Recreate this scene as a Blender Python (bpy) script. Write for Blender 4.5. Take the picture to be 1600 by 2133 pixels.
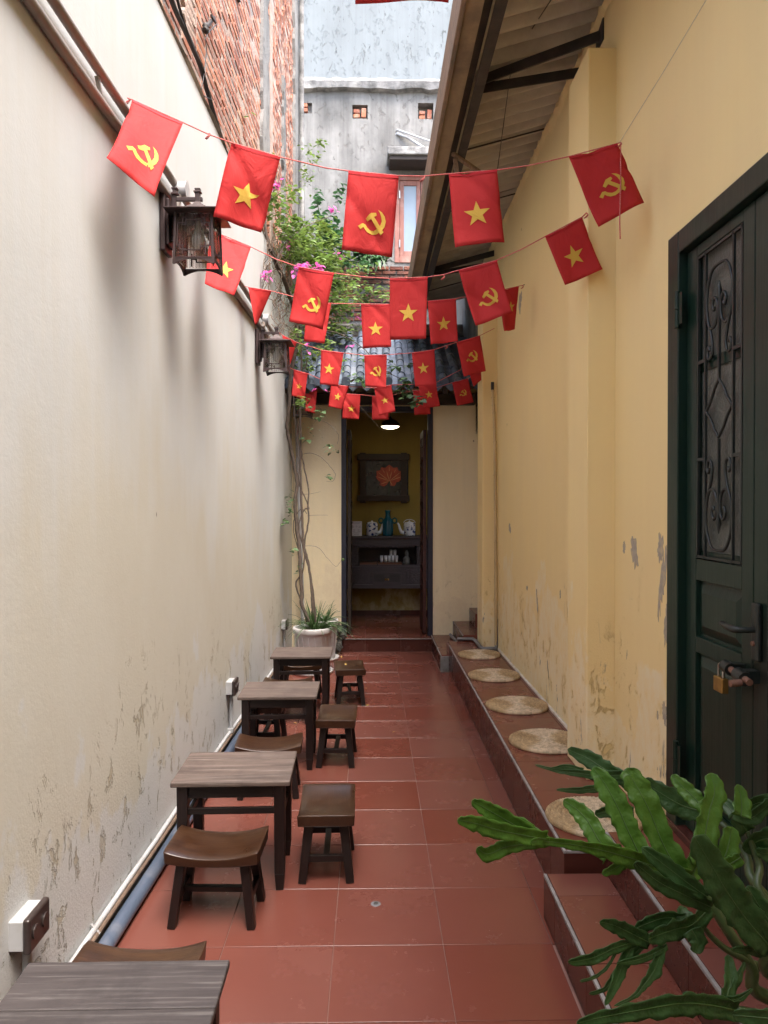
import bpy, bmesh, math, random
from mathutils import Vector, Matrix
from mathutils.geometry import tessellate_polygon
random.seed(7)
R = math.radians
for o in list(bpy.data.objects): bpy.data.objects.remove(o)
scene = bpy.context.scene
col = scene.collection

# ------------------------------------------------------------------ camera
CAM_H = 1.607; F = 1540.0; PITCH = 0.009746; YAW = 0.018088
cd = bpy.data.cameras.new('camera'); cam = bpy.data.objects.new('camera', cd); col.objects.link(cam)
cam.location = (0, 0, CAM_H)
cam.rotation_euler = (math.pi/2 - PITCH, 0, -YAW)
cd.sensor_fit = 'HORIZONTAL'; cd.sensor_width = 36; cd.lens = 36*F/1600
cd.clip_start = 0.05; cd.clip_end = 300
scene.camera = cam
# ------------------------------------------------------------------ world, sun, exposure
SUN_EL, SUN_AZ = 68, 146          # azimuth measured from +Y towards +X
w = bpy.data.worlds.new('World'); scene.world = w; w.use_nodes = True
wn = w.node_tree; bg = wn.nodes['Background']
sky = wn.nodes.new('ShaderNodeTexSky'); sky.sky_type = 'NISHITA'; sky.sun_disc = False
sky.sun_elevation = R(SUN_EL); sky.sun_rotation = R(SUN_AZ)
sky.air_density = 1.0; sky.dust_density = 5.0; sky.ozone_density = 0.6
wn.links.new(sky.outputs[0], bg.inputs[0]); bg.inputs[1].default_value = 0.15
sd = bpy.data.lights.new('sun', 'SUN'); sun = bpy.data.objects.new('sun', sd); col.objects.link(sun)
sd.energy = 0.75; sd.angle = R(40); sd.color = (1.0, 0.97, 0.92)
sdir = Vector((math.cos(R(SUN_EL))*math.sin(R(SUN_AZ)), math.cos(R(SUN_EL))*math.cos(R(SUN_AZ)), math.sin(R(SUN_EL))))
sun.rotation_euler = sdir.to_track_quat('Z', 'Y').to_euler(); sun.location = (0, 0, 20)
vs = scene.view_settings
vs.view_transform = 'Standard'; vs.look = 'None'; vs.gamma = 1; vs.use_curve_mapping = False
vs.exposure = 2.75
scene.render.engine = 'CYCLES'
scene.cycles.max_bounces = 4; scene.cycles.diffuse_bounces = 4; scene.cycles.glossy_bounces = 2
scene.cycles.caustics_reflective = False; scene.cycles.caustics_refractive = False; scene.cycles.use_light_tree = False
scene.cycles.transparent_max_bounces = 8; scene.cycles.transmission_bounces = 3

# ------------------------------------------------------------------ pixel measurements of the photograph -> points in the place
_cy, _sy, _cp, _sp = math.cos(YAW), math.sin(YAW), math.cos(PITCH), math.sin(PITCH)
FW = Vector((_sy*_cp, _cy*_cp, -_sp)); RT = Vector((_cy, -_sy, 0)); UP = RT.cross(FW)
def ray(x, y): return FW + RT*((x-800)/F) - UP*((y-1066.5)/F)
def P(x, y, Y):
    d = ray(x, y); return Vector((0, 0, CAM_H)) + d*(Y/d.y)
def Pz(x, y, z):
    d = ray(x, y); return Vector((0, 0, CAM_H)) + d*((z-CAM_H)/d.z)
def PX(x, y, X):
    d = ray(x, y); return Vector((0, 0, CAM_H)) + d*(X/d.x)
def Xl(Y): return -1.05 + .0214*Y
def LW(Y, z, off=0): return Vector((Xl(Y)+off, Y, z))

# ------------------------------------------------------------------ mesh builder
class MB:
    def __init__(s): s.v = []; s.f = []; s.sm = []
    def add(s, vs_, fs, smooth=False):
        n = len(s.v); s.v += [tuple(p) for p in vs_]
        s.f += [tuple(i+n for i in f) for f in fs]; s.sm += [smooth]*len(fs); return s
    def box(s, a, b):
        x0, y0, z0 = [min(a[i], b[i]) for i in range(3)]; x1, y1, z1 = [max(a[i], b[i]) for i in range(3)]
        return s.add([(x0,y0,z0),(x1,y0,z0),(x1,y1,z0),(x0,y1,z0),(x0,y0,z1),(x1,y0,z1),(x1,y1,z1),(x0,y1,z1)],
                     [(0,3,2,1),(4,5,6,7),(0,1,5,4),(1,2,6,5),(2,3,7,6),(3,0,4,7)])
    def hexa(s, bot, top):      # two quads, same winding (counter-clockwise seen from the top side)
        return s.add(list(bot)+list(top), [(0,3,2,1),(4,5,6,7),(0,1,5,4),(1,2,6,5),(2,3,7,6),(3,0,4,7)])
    def beam(s, p0, p1, w0, d0, w1=None, d1=None, up=(0,0,1)):
        p0, p1 = Vector(p0), Vector(p1); w1 = w0 if w1 is None else w1; d1 = d0 if d1 is None else d1
        t = (p1-p0).normalized(); u = Vector(up)
        if abs(t.dot(u)) > .95: u = Vector((0,1,0))
        a = t.cross(u).normalized(); b = a.cross(t).normalized()
        q = lambda p, w_, d_: [p-a*w_/2-b*d_/2, p+a*w_/2-b*d_/2, p+a*w_/2+b*d_/2, p-a*w_/2+b*d_/2]
        return s.hexa(q(p0,w0,d0), q(p1,w1,d1))
    def tube(s, pts, r, n=8, cap=True):
        pts = [Vector(p) for p in pts]; m = len(pts)
        rr = r if isinstance(r, (list,tuple)) else [r]*m
        vs_ = []; fs = []; pa = None
        for i, p in enumerate(pts):
            t = (pts[min(i+1,m-1)]-pts[max(i-1,0)])
            t = t.normalized() if t.length > 1e-9 else Vector((0,0,1))
            if pa is None:
                u = Vector((0,0,1)) if abs(t.z) < .9 else Vector((1,0,0)); a = t.cross(u).normalized()
            else:
                a = pa - t*pa.dot(t); a = a.normalized() if a.length > 1e-6 else t.orthogonal().normalized()
            pa = a; b = t.cross(a)
            for k in range(n):
                an = 2*math.pi*k/n; vs_.append(p + (a*math.cos(an)+b*math.sin(an))*rr[i])
        for i in range(m-1):
            for k in range(n):
                fs.append((i*n+k, i*n+(k+1)%n, (i+1)*n+(k+1)%n, (i+1)*n+k))
        s.add(vs_, fs, True)
        if cap: s.add(vs_[:n][::-1], [tuple(range(n))]); s.add(vs_[-n:], [tuple(range(n))])
        return s
    def lathe(s, prof, c=(0,0,0), n=24, smooth=True):
        c = Vector(c); vs_ = []; fs = []
        for r_, z in prof:
            for k in range(n):
                a = 2*math.pi*k/n; vs_.append(c+Vector((r_*math.cos(a), r_*math.sin(a), z)))
        for i in range(len(prof)-1):
            for k in range(n): fs.append((i*n+k, i*n+(k+1)%n, (i+1)*n+(k+1)%n, (i+1)*n+k))
        return s.add(vs_, fs, smooth)
    def prism(s, poly, mp0, mp1):   # concave polygon list of (u,v), mapped by two functions
        n = len(poly); a = [mp0(*p) for p in poly]; b = [mp1(*p) for p in poly]
        tris = tessellate_polygon([[Vector((p[0],p[1],0)) for p in poly]])
        fs = [tuple(t) for t in tris] + [tuple(i+n for i in reversed(t)) for t in tris]
        fs += [(i,(i+1)%n,(i+1)%n+n,i+n) for i in range(n)]
        return s.add(a+b, fs)
    def grid(s, fn, nu, nv, smooth=True):
        vs_ = [fn(i/nu, j/nv) for j in range(nv+1) for i in range(nu+1)]
        fs = [(j*(nu+1)+i, j*(nu+1)+i+1, (j+1)*(nu+1)+i+1, (j+1)*(nu+1)+i) for j in range(nv) for i in range(nu)]
        return s.add(vs_, fs, smooth)
    def mesh(s, name='mesh', fix=True):
        me = bpy.data.meshes.new(name); me.from_pydata(s.v, [], s.f); me.validate()
        if len(me.polygons) == len(s.sm): me.polygons.foreach_set('use_smooth', s.sm)
        if fix:
            bm = bmesh.new(); bm.from_mesh(me); bmesh.ops.recalc_face_normals(bm, faces=bm.faces); bm.to_mesh(me); bm.free()
        me.update(); return me
    def build(s, name, m=None, parent=None, bevel=0, solid=0, world=True, fix=True, seg=2):
        return obj(name, s.mesh(name, fix), m, parent, bevel, solid, world, seg)
def obj(name, me, m=None, parent=None, bevel=0, solid=0, world=True, seg=2):
    o = bpy.data.objects.new(name, me); col.objects.link(o)
    if m is not None and not me.materials: me.materials.append(m)
    if parent is not None:
        o.parent = parent
        if world:
            q = parent; off = Vector()
            while q is not None: off += q.location; q = q.parent
            o.location = -off
    if solid:
        sm = o.modifiers.new('thick', 'SOLIDIFY'); sm.thickness = solid; sm.offset = 0
    if bevel:
        bv = o.modifiers.new('edge', 'BEVEL'); bv.width = bevel; bv.segments = seg; bv.limit_method = 'ANGLE'; bv.angle_limit = R(35)
    return o
def tag(o, label=None, cat=None, group=None, kind=None):
    if label: o['label'] = label
    if cat: o['category'] = cat
    if group: o['group'] = group
    if kind: o['kind'] = kind
    return o
def thing(name, label, cat, loc=(0,0,0), rz=0, group=None):
    o = bpy.data.objects.new(name, None); col.objects.link(o); o.location = loc; o.rotation_euler = (0,0,rz)
    o.empty_display_size = .1
    return tag(o, label, cat, group)
def copy_tree(o, parent=None, off=None):
    c = o.copy(); col.objects.link(c); c.parent = parent
    for ch in list(o.children): copy_tree(ch, c)
    return c

# ------------------------------------------------------------------ materials
class NT:
    def __init__(s, name):
        s.m = bpy.data.materials.new(name); s.m.use_nodes = True; s.t = s.m.node_tree; s.t.nodes.clear()
        s.out = s.t.nodes.new('ShaderNodeOutputMaterial')
    def n(s, ty, props=None, **inp):
        nd = s.t.nodes.new('ShaderNode'+ty)
        for k, v in (props or {}).items(): setattr(nd, k, v)
        for k, v in inp.items():
            key = int(k[1:]) if k[0] == '_' and k[1:].isdigit() else k.replace('_', ' ')
            s.set(nd.inputs[key], v)
        return nd
    def set(s, sock, v):
        if hasattr(v, 'is_output'): s.t.links.new(v, sock)
        elif isinstance(v, (tuple,list)) and len(v) == 3 and sock.type == 'RGBA': sock.default_value = (*v, 1)
        else: sock.default_value = v
    def pos(s, kind='pos'):
        if kind == 'pos': return s.n('NewGeometry').outputs['Position']
        if kind == 'obj':
            tc = s.n('TexCoord').outputs['Object']; r = s.n('ObjectInfo').outputs['Random']
            mu = s.n('Math', {'operation':'MULTIPLY'}, _0=r, _1=37.0).outputs[0]
            return s.n('VectorMath', {'operation':'ADD'}, _0=tc, _1=s.n('CombineXYZ', X=mu, Y=mu, Z=mu).outputs[0]).outputs[0]
    def noise(s, co, scale, detail=4, rough=.55, stretch=None, dist=0):
        if stretch: co = s.n('Mapping', Vector=co, Scale=stretch).outputs[0]
        return s.n('TexNoise', Vector=co, Scale=scale, Detail=detail, Roughness=rough, Distortion=dist).outputs['Fac']
    def ramp(s, f, lo, hi, a=0., b=1.):
        return s.n('MapRange', {'clamp':True}, Value=f, From_Min=lo, From_Max=hi, To_Min=a, To_Max=b).outputs[0]
    def mul(s, a, b): return s.n('Math', {'operation':'MULTIPLY'}, _0=a, _1=b).outputs[0]
    def addm(s, a, b): return s.n('Math', {'operation':'ADD'}, _0=a, _1=b).outputs[0]
    def mix(s, f, a, b):
        nd = s.n('Mix', {'data_type':'RGBA'}); s.set(nd.inputs[0], f); s.set(nd.inputs[6], a); s.set(nd.inputs[7], b)
        return nd.outputs[2]
    def bump(s, h, dist, strength=1., normal=None):
        nd = s.n('Bump', Height=h, Distance=dist, Strength=strength)
        if normal is not None: s.set(nd.inputs['Normal'], normal)
        return nd.outputs[0]
    def end(s, color, rough=.6, normal=None, spec=.5, metal=0., alpha=None, trans=0, transl=None, coat=0):
        b = s.n('BsdfPrincipled'); s.set(b.inputs['Base Color'], color); s.set(b.inputs['Roughness'], rough)
        b.inputs['Specular IOR Level'].default_value = spec; b.inputs['Metallic'].default_value = metal
        b.inputs['Transmission Weight'].default_value = trans
        if coat: b.inputs['Coat Weight'].default_value = coat; b.inputs['Coat Roughness'].default_value = .15
        if normal is not None: s.set(b.inputs['Normal'], normal)
        sh = b.outputs[0]
        if transl:
            t = s.n('BsdfTranslucent'); s.set(t.inputs[0], color)
            mx = s.n('MixShader'); mx.inputs[0].default_value = transl
            s.t.links.new(sh, mx.inputs[1]); s.t.links.new(t.outputs[0], mx.inputs[2]); sh = mx.outputs[0]
        s.t.links.new(sh, s.out.inputs[0]); return s.m
def mat(name, c, rough=.6, c2=None, scale=8, stretch=None, lo=.35, hi=.65, bump=0, bscale=60, bstretch=None, spec=.5, metal=0,
        co='pos', rnd=0, island=0, transl=None, detail=4, rvar=0, coat=0, c3=None, s3=2.5):
    t = NT(name); p = t.pos(co); colr = c
    if c2: colr = t.mix(t.ramp(t.noise(p, scale, detail, .6, stretch), lo, hi), c, c2)
    if c3: colr = t.mix(t.ramp(t.noise(p, s3, 6, .65), .5, .68), colr, c3)
    if rnd or island:
        r = t.n('ObjectInfo').outputs['Random'] if rnd else t.n('NewGeometry').outputs['Random Per Island']
        amt = rnd or island
        hs = t.n('HueSaturation', Color=colr, Value=t.ramp(r, 0, 1, 1-amt, 1+amt), Hue=t.ramp(r, 0, 1, .5-.02*amt, .5+.02*amt)); colr = hs.outputs[0]
    nrm = None
    if bump: nrm = t.bump(t.noise(p, bscale, 5, .6, bstretch), bump)
    rg = rough
    if rvar: rg = t.ramp(t.noise(p, 6, 5, .6), .3, .7, rough-rvar, rough+rvar)
    return t.end(colr, rg, nrm, spec, metal, transl=transl, coat=coat)

def plaster(name, main, alt, stain, faded, peel, dark, zf, zp, streak=.4, peel_amt=.5, rough=.9, coarse=1., darkth=.7, mid=None, zm=0.):
    """painted render: cloudy paint, long runs, a faded damp band up to zf, flaking up to zp, a few bare dark scars"""
    t = NT(name); p = t.pos()
    z = t.n('SeparateXYZ', Vector=p).outputs['Z']
    n1 = t.noise(p, 1.5, 6, .62, (1.2, 1.2, .85))
    c = t.mix(t.ramp(n1, .35, .7), main, alt)
    s1 = t.ramp(t.noise(p, 1.0, 4, .62, (5, 5, .35)), .42, .72)
    s2 = t.ramp(t.noise(p, 1.0, 3, .6, (26, 26, .9)), .45, .8)
    c = t.mix(t.mul(t.addm(t.mul(s1, .7), t.mul(s2, .4)), streak), c, stain)
    if mid:
        n0 = t.noise(p, .8, 4, .6, (1., 1., .5))
        fm = t.ramp(t.addm(z, t.addm(t.ramp(n0, .25, .75, .7, -.7), t.ramp(s1, 0, 1, -.35, .2))), zm-.35, zm+.3, 1, 0)
        c = t.mix(t.mul(fm, .85), c, t.mix(t.ramp(n1, .35, .65), mid, stain))
    f = t.ramp(t.addm(z, t.ramp(n1, .2, .8, -.85, .85)), zf-.04, zf+.05, 1, 0)
    n3 = t.noise(p, 8, 7, .74, (1.3, 1.3, .8), .4)
    c = t.mix(t.mul(f, .75), c, t.mix(t.ramp(n3, .4, .62), faded, alt))
    band = t.ramp(t.addm(z, t.ramp(n1, .3, .7, .5, -.5)), zp-.3, zp+.15, 1, 0)
    pk = t.mul(band, t.ramp(n3, .57, .62))
    c = t.mix(t.mul(pk, peel_amt), c, peel)
    dk = t.mul(band, t.ramp(t.noise(p, 5.2, 7, .7, (2., 2., .6), .8), darkth, darkth+.03))
    c = t.mix(t.mul(dk, .85), c, dark)
    sp = t.ramp(t.n('TexVoronoi', Vector=t.n('Mapping', Vector=p, Scale=(1,1,.6)).outputs[0], Scale=3.2).outputs['Distance'], .012, .03, 1, 0)
    c = t.mix(t.mul(sp, .8), c, (.05,.045,.04))
    nf = t.noise(p, 95, 2, .65); nm = t.noise(p, 14, 4, .62)
    h = t.addm(t.mul(nf, t.addm(.0012*coarse, t.mul(band, .0035*coarse))), t.mul(nm, .0026*coarse))
    h = t.addm(h, t.mul(pk, -.004))
    return t.end(c, rough, t.bump(h, 1.0, 1.0), .25)

M = {}
M['wall_left'] = plaster('cream_plaster', (.55,.575,.585), (.505,.53,.54), (.49,.47,.40), (.52,.54,.565), (.36,.315,.225), (.085,.07,.055), .62, .60, .36, .7, darkth=.70, coarse=.36, mid=(.515,.505,.445), zm=1.35)
M['wall_right'] = plaster('ochre_plaster', (.84,.665,.33), (.81,.645,.34), (.75,.58,.30), (.82,.735,.54), (.60,.44,.19), (.20,.19,.19), .85, .85, .25, .55, coarse=.45, darkth=.625)
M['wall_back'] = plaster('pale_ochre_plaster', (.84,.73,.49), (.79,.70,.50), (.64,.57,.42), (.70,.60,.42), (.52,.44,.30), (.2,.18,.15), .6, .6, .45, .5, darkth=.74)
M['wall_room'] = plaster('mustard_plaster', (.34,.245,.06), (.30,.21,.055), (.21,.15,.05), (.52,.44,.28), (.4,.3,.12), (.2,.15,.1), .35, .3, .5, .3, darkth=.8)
M['cement_grey'] = plaster('grey_cement', (.30,.295,.28), (.145,.145,.14), (.09,.087,.083), (.32,.305,.28), (.15,.14,.13), (.08,.08,.078), 3, 20, .7, .6, darkth=.66, coarse=2)
M['cement_blue'] = plaster('pale_blue_limewash', (.225,.255,.268), (.195,.22,.23), (.12,.13,.14), (.24,.27,.29), (.175,.2,.21), (.10,.11,.11), 3, 20, .40, .5, darkth=.615)
M['concrete'] = mat('weathered_concrete', (.26,.255,.25), .95, (.10,.10,.095), 6, bump=.01, bscale=40, c3=(.40,.39,.37))
M['scar'] = mat('bare_grey_render', (.44,.385,.30), .95, (.33,.295,.25), 40, bump=.004, bscale=60, c3=(.52,.42,.27), s3=22)
M['mortar'] = mat('lime_mortar', (.40,.34,.29), .95, (.34,.23,.18), 7, bump=.012, bscale=45, c3=(.22,.20,.19))
M['brick'] = mat('orange_brick', (.38,.14,.08), .92, (.29,.11,.068), 9, bump=.008, bscale=60, rnd=.35, co='pos', c3=(.38,.29,.23), s3=5)
M['brick_many'] = mat('orange_brick_mass', (.38,.14,.08), .92, (.29,.11,.068), 9, bump=.008, bscale=60, island=.35, c3=(.38,.29,.23), s3=5)
M['brick_dark'] = mat('sooty_brick', (.26,.095,.06), .92, (.14,.07,.055), 6, bump=.008, bscale=60, rnd=.35, c3=(.07,.065,.06), s3=3)
def tile_mat(name, c, c2, rough):
    t = NT(name); p = t.pos()
    cc = t.mix(t.ramp(t.noise(p, 2.2, 6, .6), .3, .7), c, c2)
    r = t.n('ObjectInfo').outputs['Random']
    cc = t.n('HueSaturation', Color=cc, Value=t.ramp(r, 0, 1, .95, 1.05), Saturation=t.ramp(r, 0, 1, 1.05, .92)).outputs[0]
    sc = t.noise(p, 2.6, 8, .7); rg = t.ramp(sc, .3, .72, rough-.04, rough+.09)
    cc = t.mix(t.ramp(sc, .52, .76, 0, .14), cc, (.19,.075,.055)); cc = t.mix(t.ramp(t.noise(p, 70, 5, .7), .70, .74, 0, .5), cc, (.26,.15,.12))
    h = t.addm(t.mul(t.noise(p, 3.5, 2, .5), .0009), t.mul(t.noise(p, 90, 3, .6), .00012))
    return t.end(cc, rg, t.bump(h, 1.0), .45)
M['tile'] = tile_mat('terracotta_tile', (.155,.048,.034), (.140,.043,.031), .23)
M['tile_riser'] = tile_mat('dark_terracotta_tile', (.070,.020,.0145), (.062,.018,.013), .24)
M['grout'] = mat('pale_grout', (.25,.135,.11), .9, (.19,.105,.088), 12)
M['grout_grey'] = mat('grey_tile_edge', (.30,.29,.285), .85, (.20,.19,.185), 25, bump=.002, bscale=80)
M['grout_white'] = mat('white_filler', (.70,.67,.62), .9, (.5,.47,.42), 18, bump=.004, bscale=60)
def wood(name, c, c2, c3, rough, sc=1., coat=0, axis=0, wear=None):
    t = NT(name); p = t.pos('obj')
    st = [34*sc]*3; st[axis] = 2.2*sc
    g = t.noise(p, 1.0, 7, .65, tuple(st), .5)
    st2 = [90*sc]*3; st2[axis] = 3.*sc
    g2 = t.noise(p, 1.0, 4, .6, tuple(st2))
    cc = t.mix(t.ramp(g, .3, .72), c, c2); cc = t.mix(t.mul(t.ramp(g2, .52, .7), .55), cc, c3)
    if wear: cc = t.mix(t.ramp(t.noise(p, 7, 7, .65, (1,1,1)), .5, .72, 0, .65), cc, wear)
    r = t.n('ObjectInfo').outputs['Random']
    cc = t.n('HueSaturation', Color=cc, Value=t.ramp(r, 0, 1, .85, 1.15)).outputs[0]
    rg = t.ramp(t.noise(p, 9, 5, .6), .3, .7, rough-.08, rough+.12)
    return t.end(cc, rg, t.bump(t.addm(t.mul(g, .0012), t.mul(g2, .0008)), 1.0), .45, coat=coat)
M['wood_top'] = wood('weathered_table_wood', (.150,.112,.096), (.050,.036,.031), (.29,.245,.225), .62, wear=(.055,.040,.036))
M['wood_topdark'] = wood('dark_table_wood', (.056,.048,.048), (.027,.022,.023), (.145,.133,.13), .6, wear=(.018,.015,.016))
M['wood_leg'] = wood('dark_leg_wood', (.009,.0042,.0038), (.005,.003,.003), (.022,.010,.008), .42, axis=2)
M['wood_rail'] = wood('dark_rail_wood', (.009,.0042,.0038), (.005,.003,.003), (.022,.010,.008), .42, axis=0)
M['wood_seat'] = wood('varnished_seat_wood', (.042,.017,.0065), (.020,.008,.004), (.062,.027,.011), .34, .7, coat=.2, wear=(.060,.029,.013))
M['wood_fascia'] = mat('bare_fascia_board', (.29,.205,.14), .85, (.18,.13,.092), 3, (30,1.2,30), bump=.003, bscale=30, bstretch=(20,1,20), c3=(.12,.11,.085))
M['soffit_board'] = mat('yellowed_gutter_underside', (.31,.24,.145), .8, (.22,.17,.11), 3, (3,1,3), c3=(.13,.10,.075), s3=1.8)
M['steel_dark'] = mat('black_steel', (.022,.019,.018), .6, (.045,.036,.030), 12, bump=.001, bscale=90)
M['wood_dark'] = mat('dark_eave_timber', (.025,.017,.013), .7, (.04,.028,.02), 5, (1,1,10), bump=.003, bscale=30)
M['sheet'] = mat('old_corrugated_sheet', (.52,.49,.43), .75, (.45,.42,.36), 2.5, c3=(.32,.29,.24), s3=1.6, bump=.001, bscale=70)
M['roof_tile'] = mat('blue_grey_clay_tile', (.095,.125,.18), .7, (.06,.078,.11), 9, rnd=.3, bump=.003, bscale=60, c3=(.15,.165,.19), s3=4)
M['navy'] = mat('navy_door_frame', (.012,.015,.032), .5, (.02,.022,.04), 6)
M['door_brown'] = mat('red_brown_carved_wood', (.075,.022,.016), .5, (.045,.014,.012), 5, (1,1,10), bump=.003, bscale=40)
M['cabinet'] = mat('blackened_cabinet_wood', (.045,.037,.042), .5, (.065,.054,.058), 6, (1,10,10), bump=.002, bscale=50)
M['carve'] = mat('carved_cabinet_panel', (.040,.033,.038), .55, (.085,.072,.076), 60, bump=.02, bscale=55)
def door_paint(name):
    t = NT(name); p = t.pos(); st = t.noise(p, 1.0, 5, .6, (40, 40, 1.4))
    c = t.mix(t.ramp(st, .35, .7), (.006,.021,.014), (.009,.026,.018))
    c = t.mix(t.ramp(t.noise(p, 1.6, 4, .6, (1.,1.,.6)), .52, .70, 0, .75), c, (.026,.015,.014))
    ch = t.ramp(t.noise(p, 55, 6, .7, (1,1,.35)), .755, .765)
    c = t.mix(ch, c, (.35,.33,.25))
    return t.end(c, t.ramp(t.noise(p, 3, 5, .6), .3, .7, .28, .45), t.bump(t.addm(t.mul(st, .0012), t.mul(t.noise(p, 9, 3, .5), .0012)), 1.), .35)
M['green'] = door_paint('dark_green_gloss_paint')
M['iron'] = mat('painted_wrought_iron', (.012,.018,.016), .42, (.02,.024,.022), 20, bump=.0008, bscale=120)
M['pebble_glass'] = mat('patterned_privacy_glass', (.085,.092,.080), .28, (.14,.145,.125), 4, bump=.006, bscale=85, spec=.6)
M['frost'] = mat('frosted_window_glass', (.22,.28,.34), .35, (.27,.33,.38), 1.5)
M['window_wood'] = mat('faded_pink_window_paint', (.34,.15,.115), .75, (.27,.12,.095), 4, (10,10,1), c3=(.42,.27,.22), bump=.002, bscale=50)
M['lamp_metal'] = mat('brown_lantern_metal', (.055,.034,.034), .45, (.035,.022,.022), 15, bump=.0006, bscale=150, metal=.2)
def glass(name, c, rough=.02, bump=0, ws=0):
    t = NT(name); nrm = None
    g = t.n('BsdfGlossy', Roughness=rough); tr = t.n('BsdfTransparent'); t.set(tr.inputs[0], c)
    if bump:
        wv = t.n('TexWave', {'bands_direction':'DIAGONAL'}, Vector=t.n('Mapping', Vector=t.pos(), Scale=(1,1,0)).outputs[0], Scale=ws).outputs['Fac']
        t.set(g.inputs['Normal'], t.bump(wv, bump))
    fr = t.n('Fresnel', IOR=1.45); mx = t.n('MixShader'); t.set(mx.inputs[0], t.addm(t.mul(fr.outputs[0], .8), .04))
    t.t.links.new(tr.outputs[0], mx.inputs[1]); t.t.links.new(g.outputs[0], mx.inputs[2]); t.t.links.new(mx.outputs[0], t.out.inputs[0]); return t.m
M['lamp_glass'] = glass('ribbed_lantern_glass', (.93,.93,.92), .1, .004, 60)
M['rod'] = glass('clear_glass_rod', (.95,.95,.94), .12)
M['bulb'] = mat('white_bulb_glass', (.80,.80,.78), .25)
M['pvc_white'] = mat('white_plastic_conduit', (.42,.43,.45), .4, (.38,.39,.40), 5, c3=(.30,.29,.28))
M['pvc_cream'] = mat('painted_conduit', (.26,.23,.21), .5, (.22,.195,.18), 4, c3=(.17,.155,.14), s3=3)
M['pvc_blue'] = mat('blue_grey_drain_pipe', (.08,.105,.155), .38, (.068,.09,.13), 3, c3=(.18,.19,.22))
M['pvc_grey'] = mat('grey_water_pipe', (.20,.205,.22), .45, (.14,.14,.15), 6)
M['socket_dark'] = mat('brown_socket_cover', (.030,.021,.020), .3, (.04,.03,.028), 20)
M['cable'] = mat('black_rubber_cable', (.015,.015,.017), .55)
M['wire'] = mat('thin_dark_wire', (.05,.045,.04), .6)
M['nylon'] = mat('clear_nylon_line', (.45,.40,.30), .5)
M['string'] = mat('red_twisted_string', (.50,.055,.055), .85, (.62,.22,.20), 260)
def cloth(name, c, c2, tr):
    t = NT(name); p = t.pos()
    cc = t.mix(t.ramp(t.noise(p, 5, 4, .6), .3, .7), c, c2)
    h = t.addm(t.mul(t.noise(p, 11, 5, .6, (1,1,.6), 1.2), .014), t.mul(t.noise(p, 600, 2, .5), .0005))
    return t.end(cc, .72, t.bump(h, .6), .2, transl=tr)
M['red'] = cloth('red_flag_cloth', (.60,.045,.045), (.54,.036,.038), .30)
M['yellow'] = cloth('yellow_flag_print', (.68,.43,.075), (.62,.39,.07), .15)
M['hem'] = cloth('red_flag_hem', (.54,.032,.04), (.47,.028,.036), .15)
def straw(name):
    t = NT(name); p = t.n('TexCoord').outputs['Object']
    n1 = t.noise(p, 30, 5, .65); n2 = t.noise(p, 160, 3, .6)
    c = t.mix(t.ramp(n1, .3, .7), (.45,.325,.18), (.35,.24,.125)); c = t.mix(t.ramp(n2, .5, .7, 0, .6), c, (.64,.52,.34))
    sx = t.n('SeparateXYZ', Vector=p); an = t.n('Math', {'operation':'ARCTAN2'}, _0=sx.outputs[1], _1=sx.outputs[0]).outputs[0]
    sec = t.n('Math', {'operation':'ABSOLUTE'}, _0=t.n('Math', {'operation':'SINE'}, _0=an).outputs[0]).outputs[0]
    rd = t.n('VectorMath', {'operation':'LENGTH'}, _0=p).outputs['Value']
    c = t.mix(t.mul(t.ramp(t.addm(sec, t.mul(n1, .25)), .86, 1.0), .55), c, (.70,.60,.46))
    c = t.mix(t.ramp(rd, .03, .07, .6, 0), c, (.68,.58,.44))
    fl = lambda v: t.n('Math', {'operation':'FLOOR'}, _0=v).outputs[0]
    ri = fl(t.n('Math', {'operation':'DIVIDE'}, _0=rd, _1=.0121).outputs[0])
    ai = fl(t.n('Math', {'operation':'DIVIDE'}, _0=t.mul(an, t.addm(t.mul(ri, .0121), .006)), _1=.016).outputs[0])
    wn_ = t.n('TexWhiteNoise', {'noise_dimensions':'2D'}, Vector=t.n('CombineXYZ', X=ri, Y=ai, Z=0.).outputs[0]).outputs['Value']
    c = t.n('HueSaturation', Color=c, Value=t.ramp(wn_, 0, 1, .72, 1.18)).outputs[0]
    return t.end(c, .85, t.bump(n2, .004), .2)
M['straw'] = straw('woven_seagrass')
M['leaf'] = mat('bougainvillea_leaf', (.15,.22,.045), .5, (.10,.17,.04), 3, island=.5, transl=.35)
M['leaf_dark'] = mat('dark_shrub_leaf', (.035,.10,.030), .5, (.05,.13,.045), 3, island=.45, transl=.25)
M['leaf_blue'] = mat('blue_green_hanging_leaf', (.05,.105,.05), .45, (.085,.15,.05), 6, island=.5, transl=.25)
M['spider'] = mat('spider_plant_blade', (.05,.115,.035), .45, (.09,.16,.055), 9, island=.45, transl=.2)
def leafmat(name, c, c2, tip):
    t = NT(name); p = t.pos()
    cc = t.mix(t.ramp(t.noise(p, 9, 5, .6), .3, .7), c, c2)
    cc = t.mix(t.ramp(t.noise(p, 30, 5, .7), .66, .74, 0, .5), cc, tip)
    h = t.mul(t.noise(p, 35, 3, .5), .01)
    return t.end(cc, t.ramp(t.noise(p, 12, 4, .6), .3, .7, .34, .52), t.bump(h, .8), .42, transl=.35)
M['philo'] = leafmat('philodendron_leaf', (.052,.140,.017), (.076,.168,.020), (.09,.11,.02))
M['philo_dark'] = leafmat('philodendron_shaded_leaf', (.027,.075,.020), (.038,.092,.025), (.08,.085,.02))  # darker leaf copy: the missing backlight is put into its colour
M['rib'] = mat('philodendron_rib', (.040,.085,.018), .45)
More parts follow.
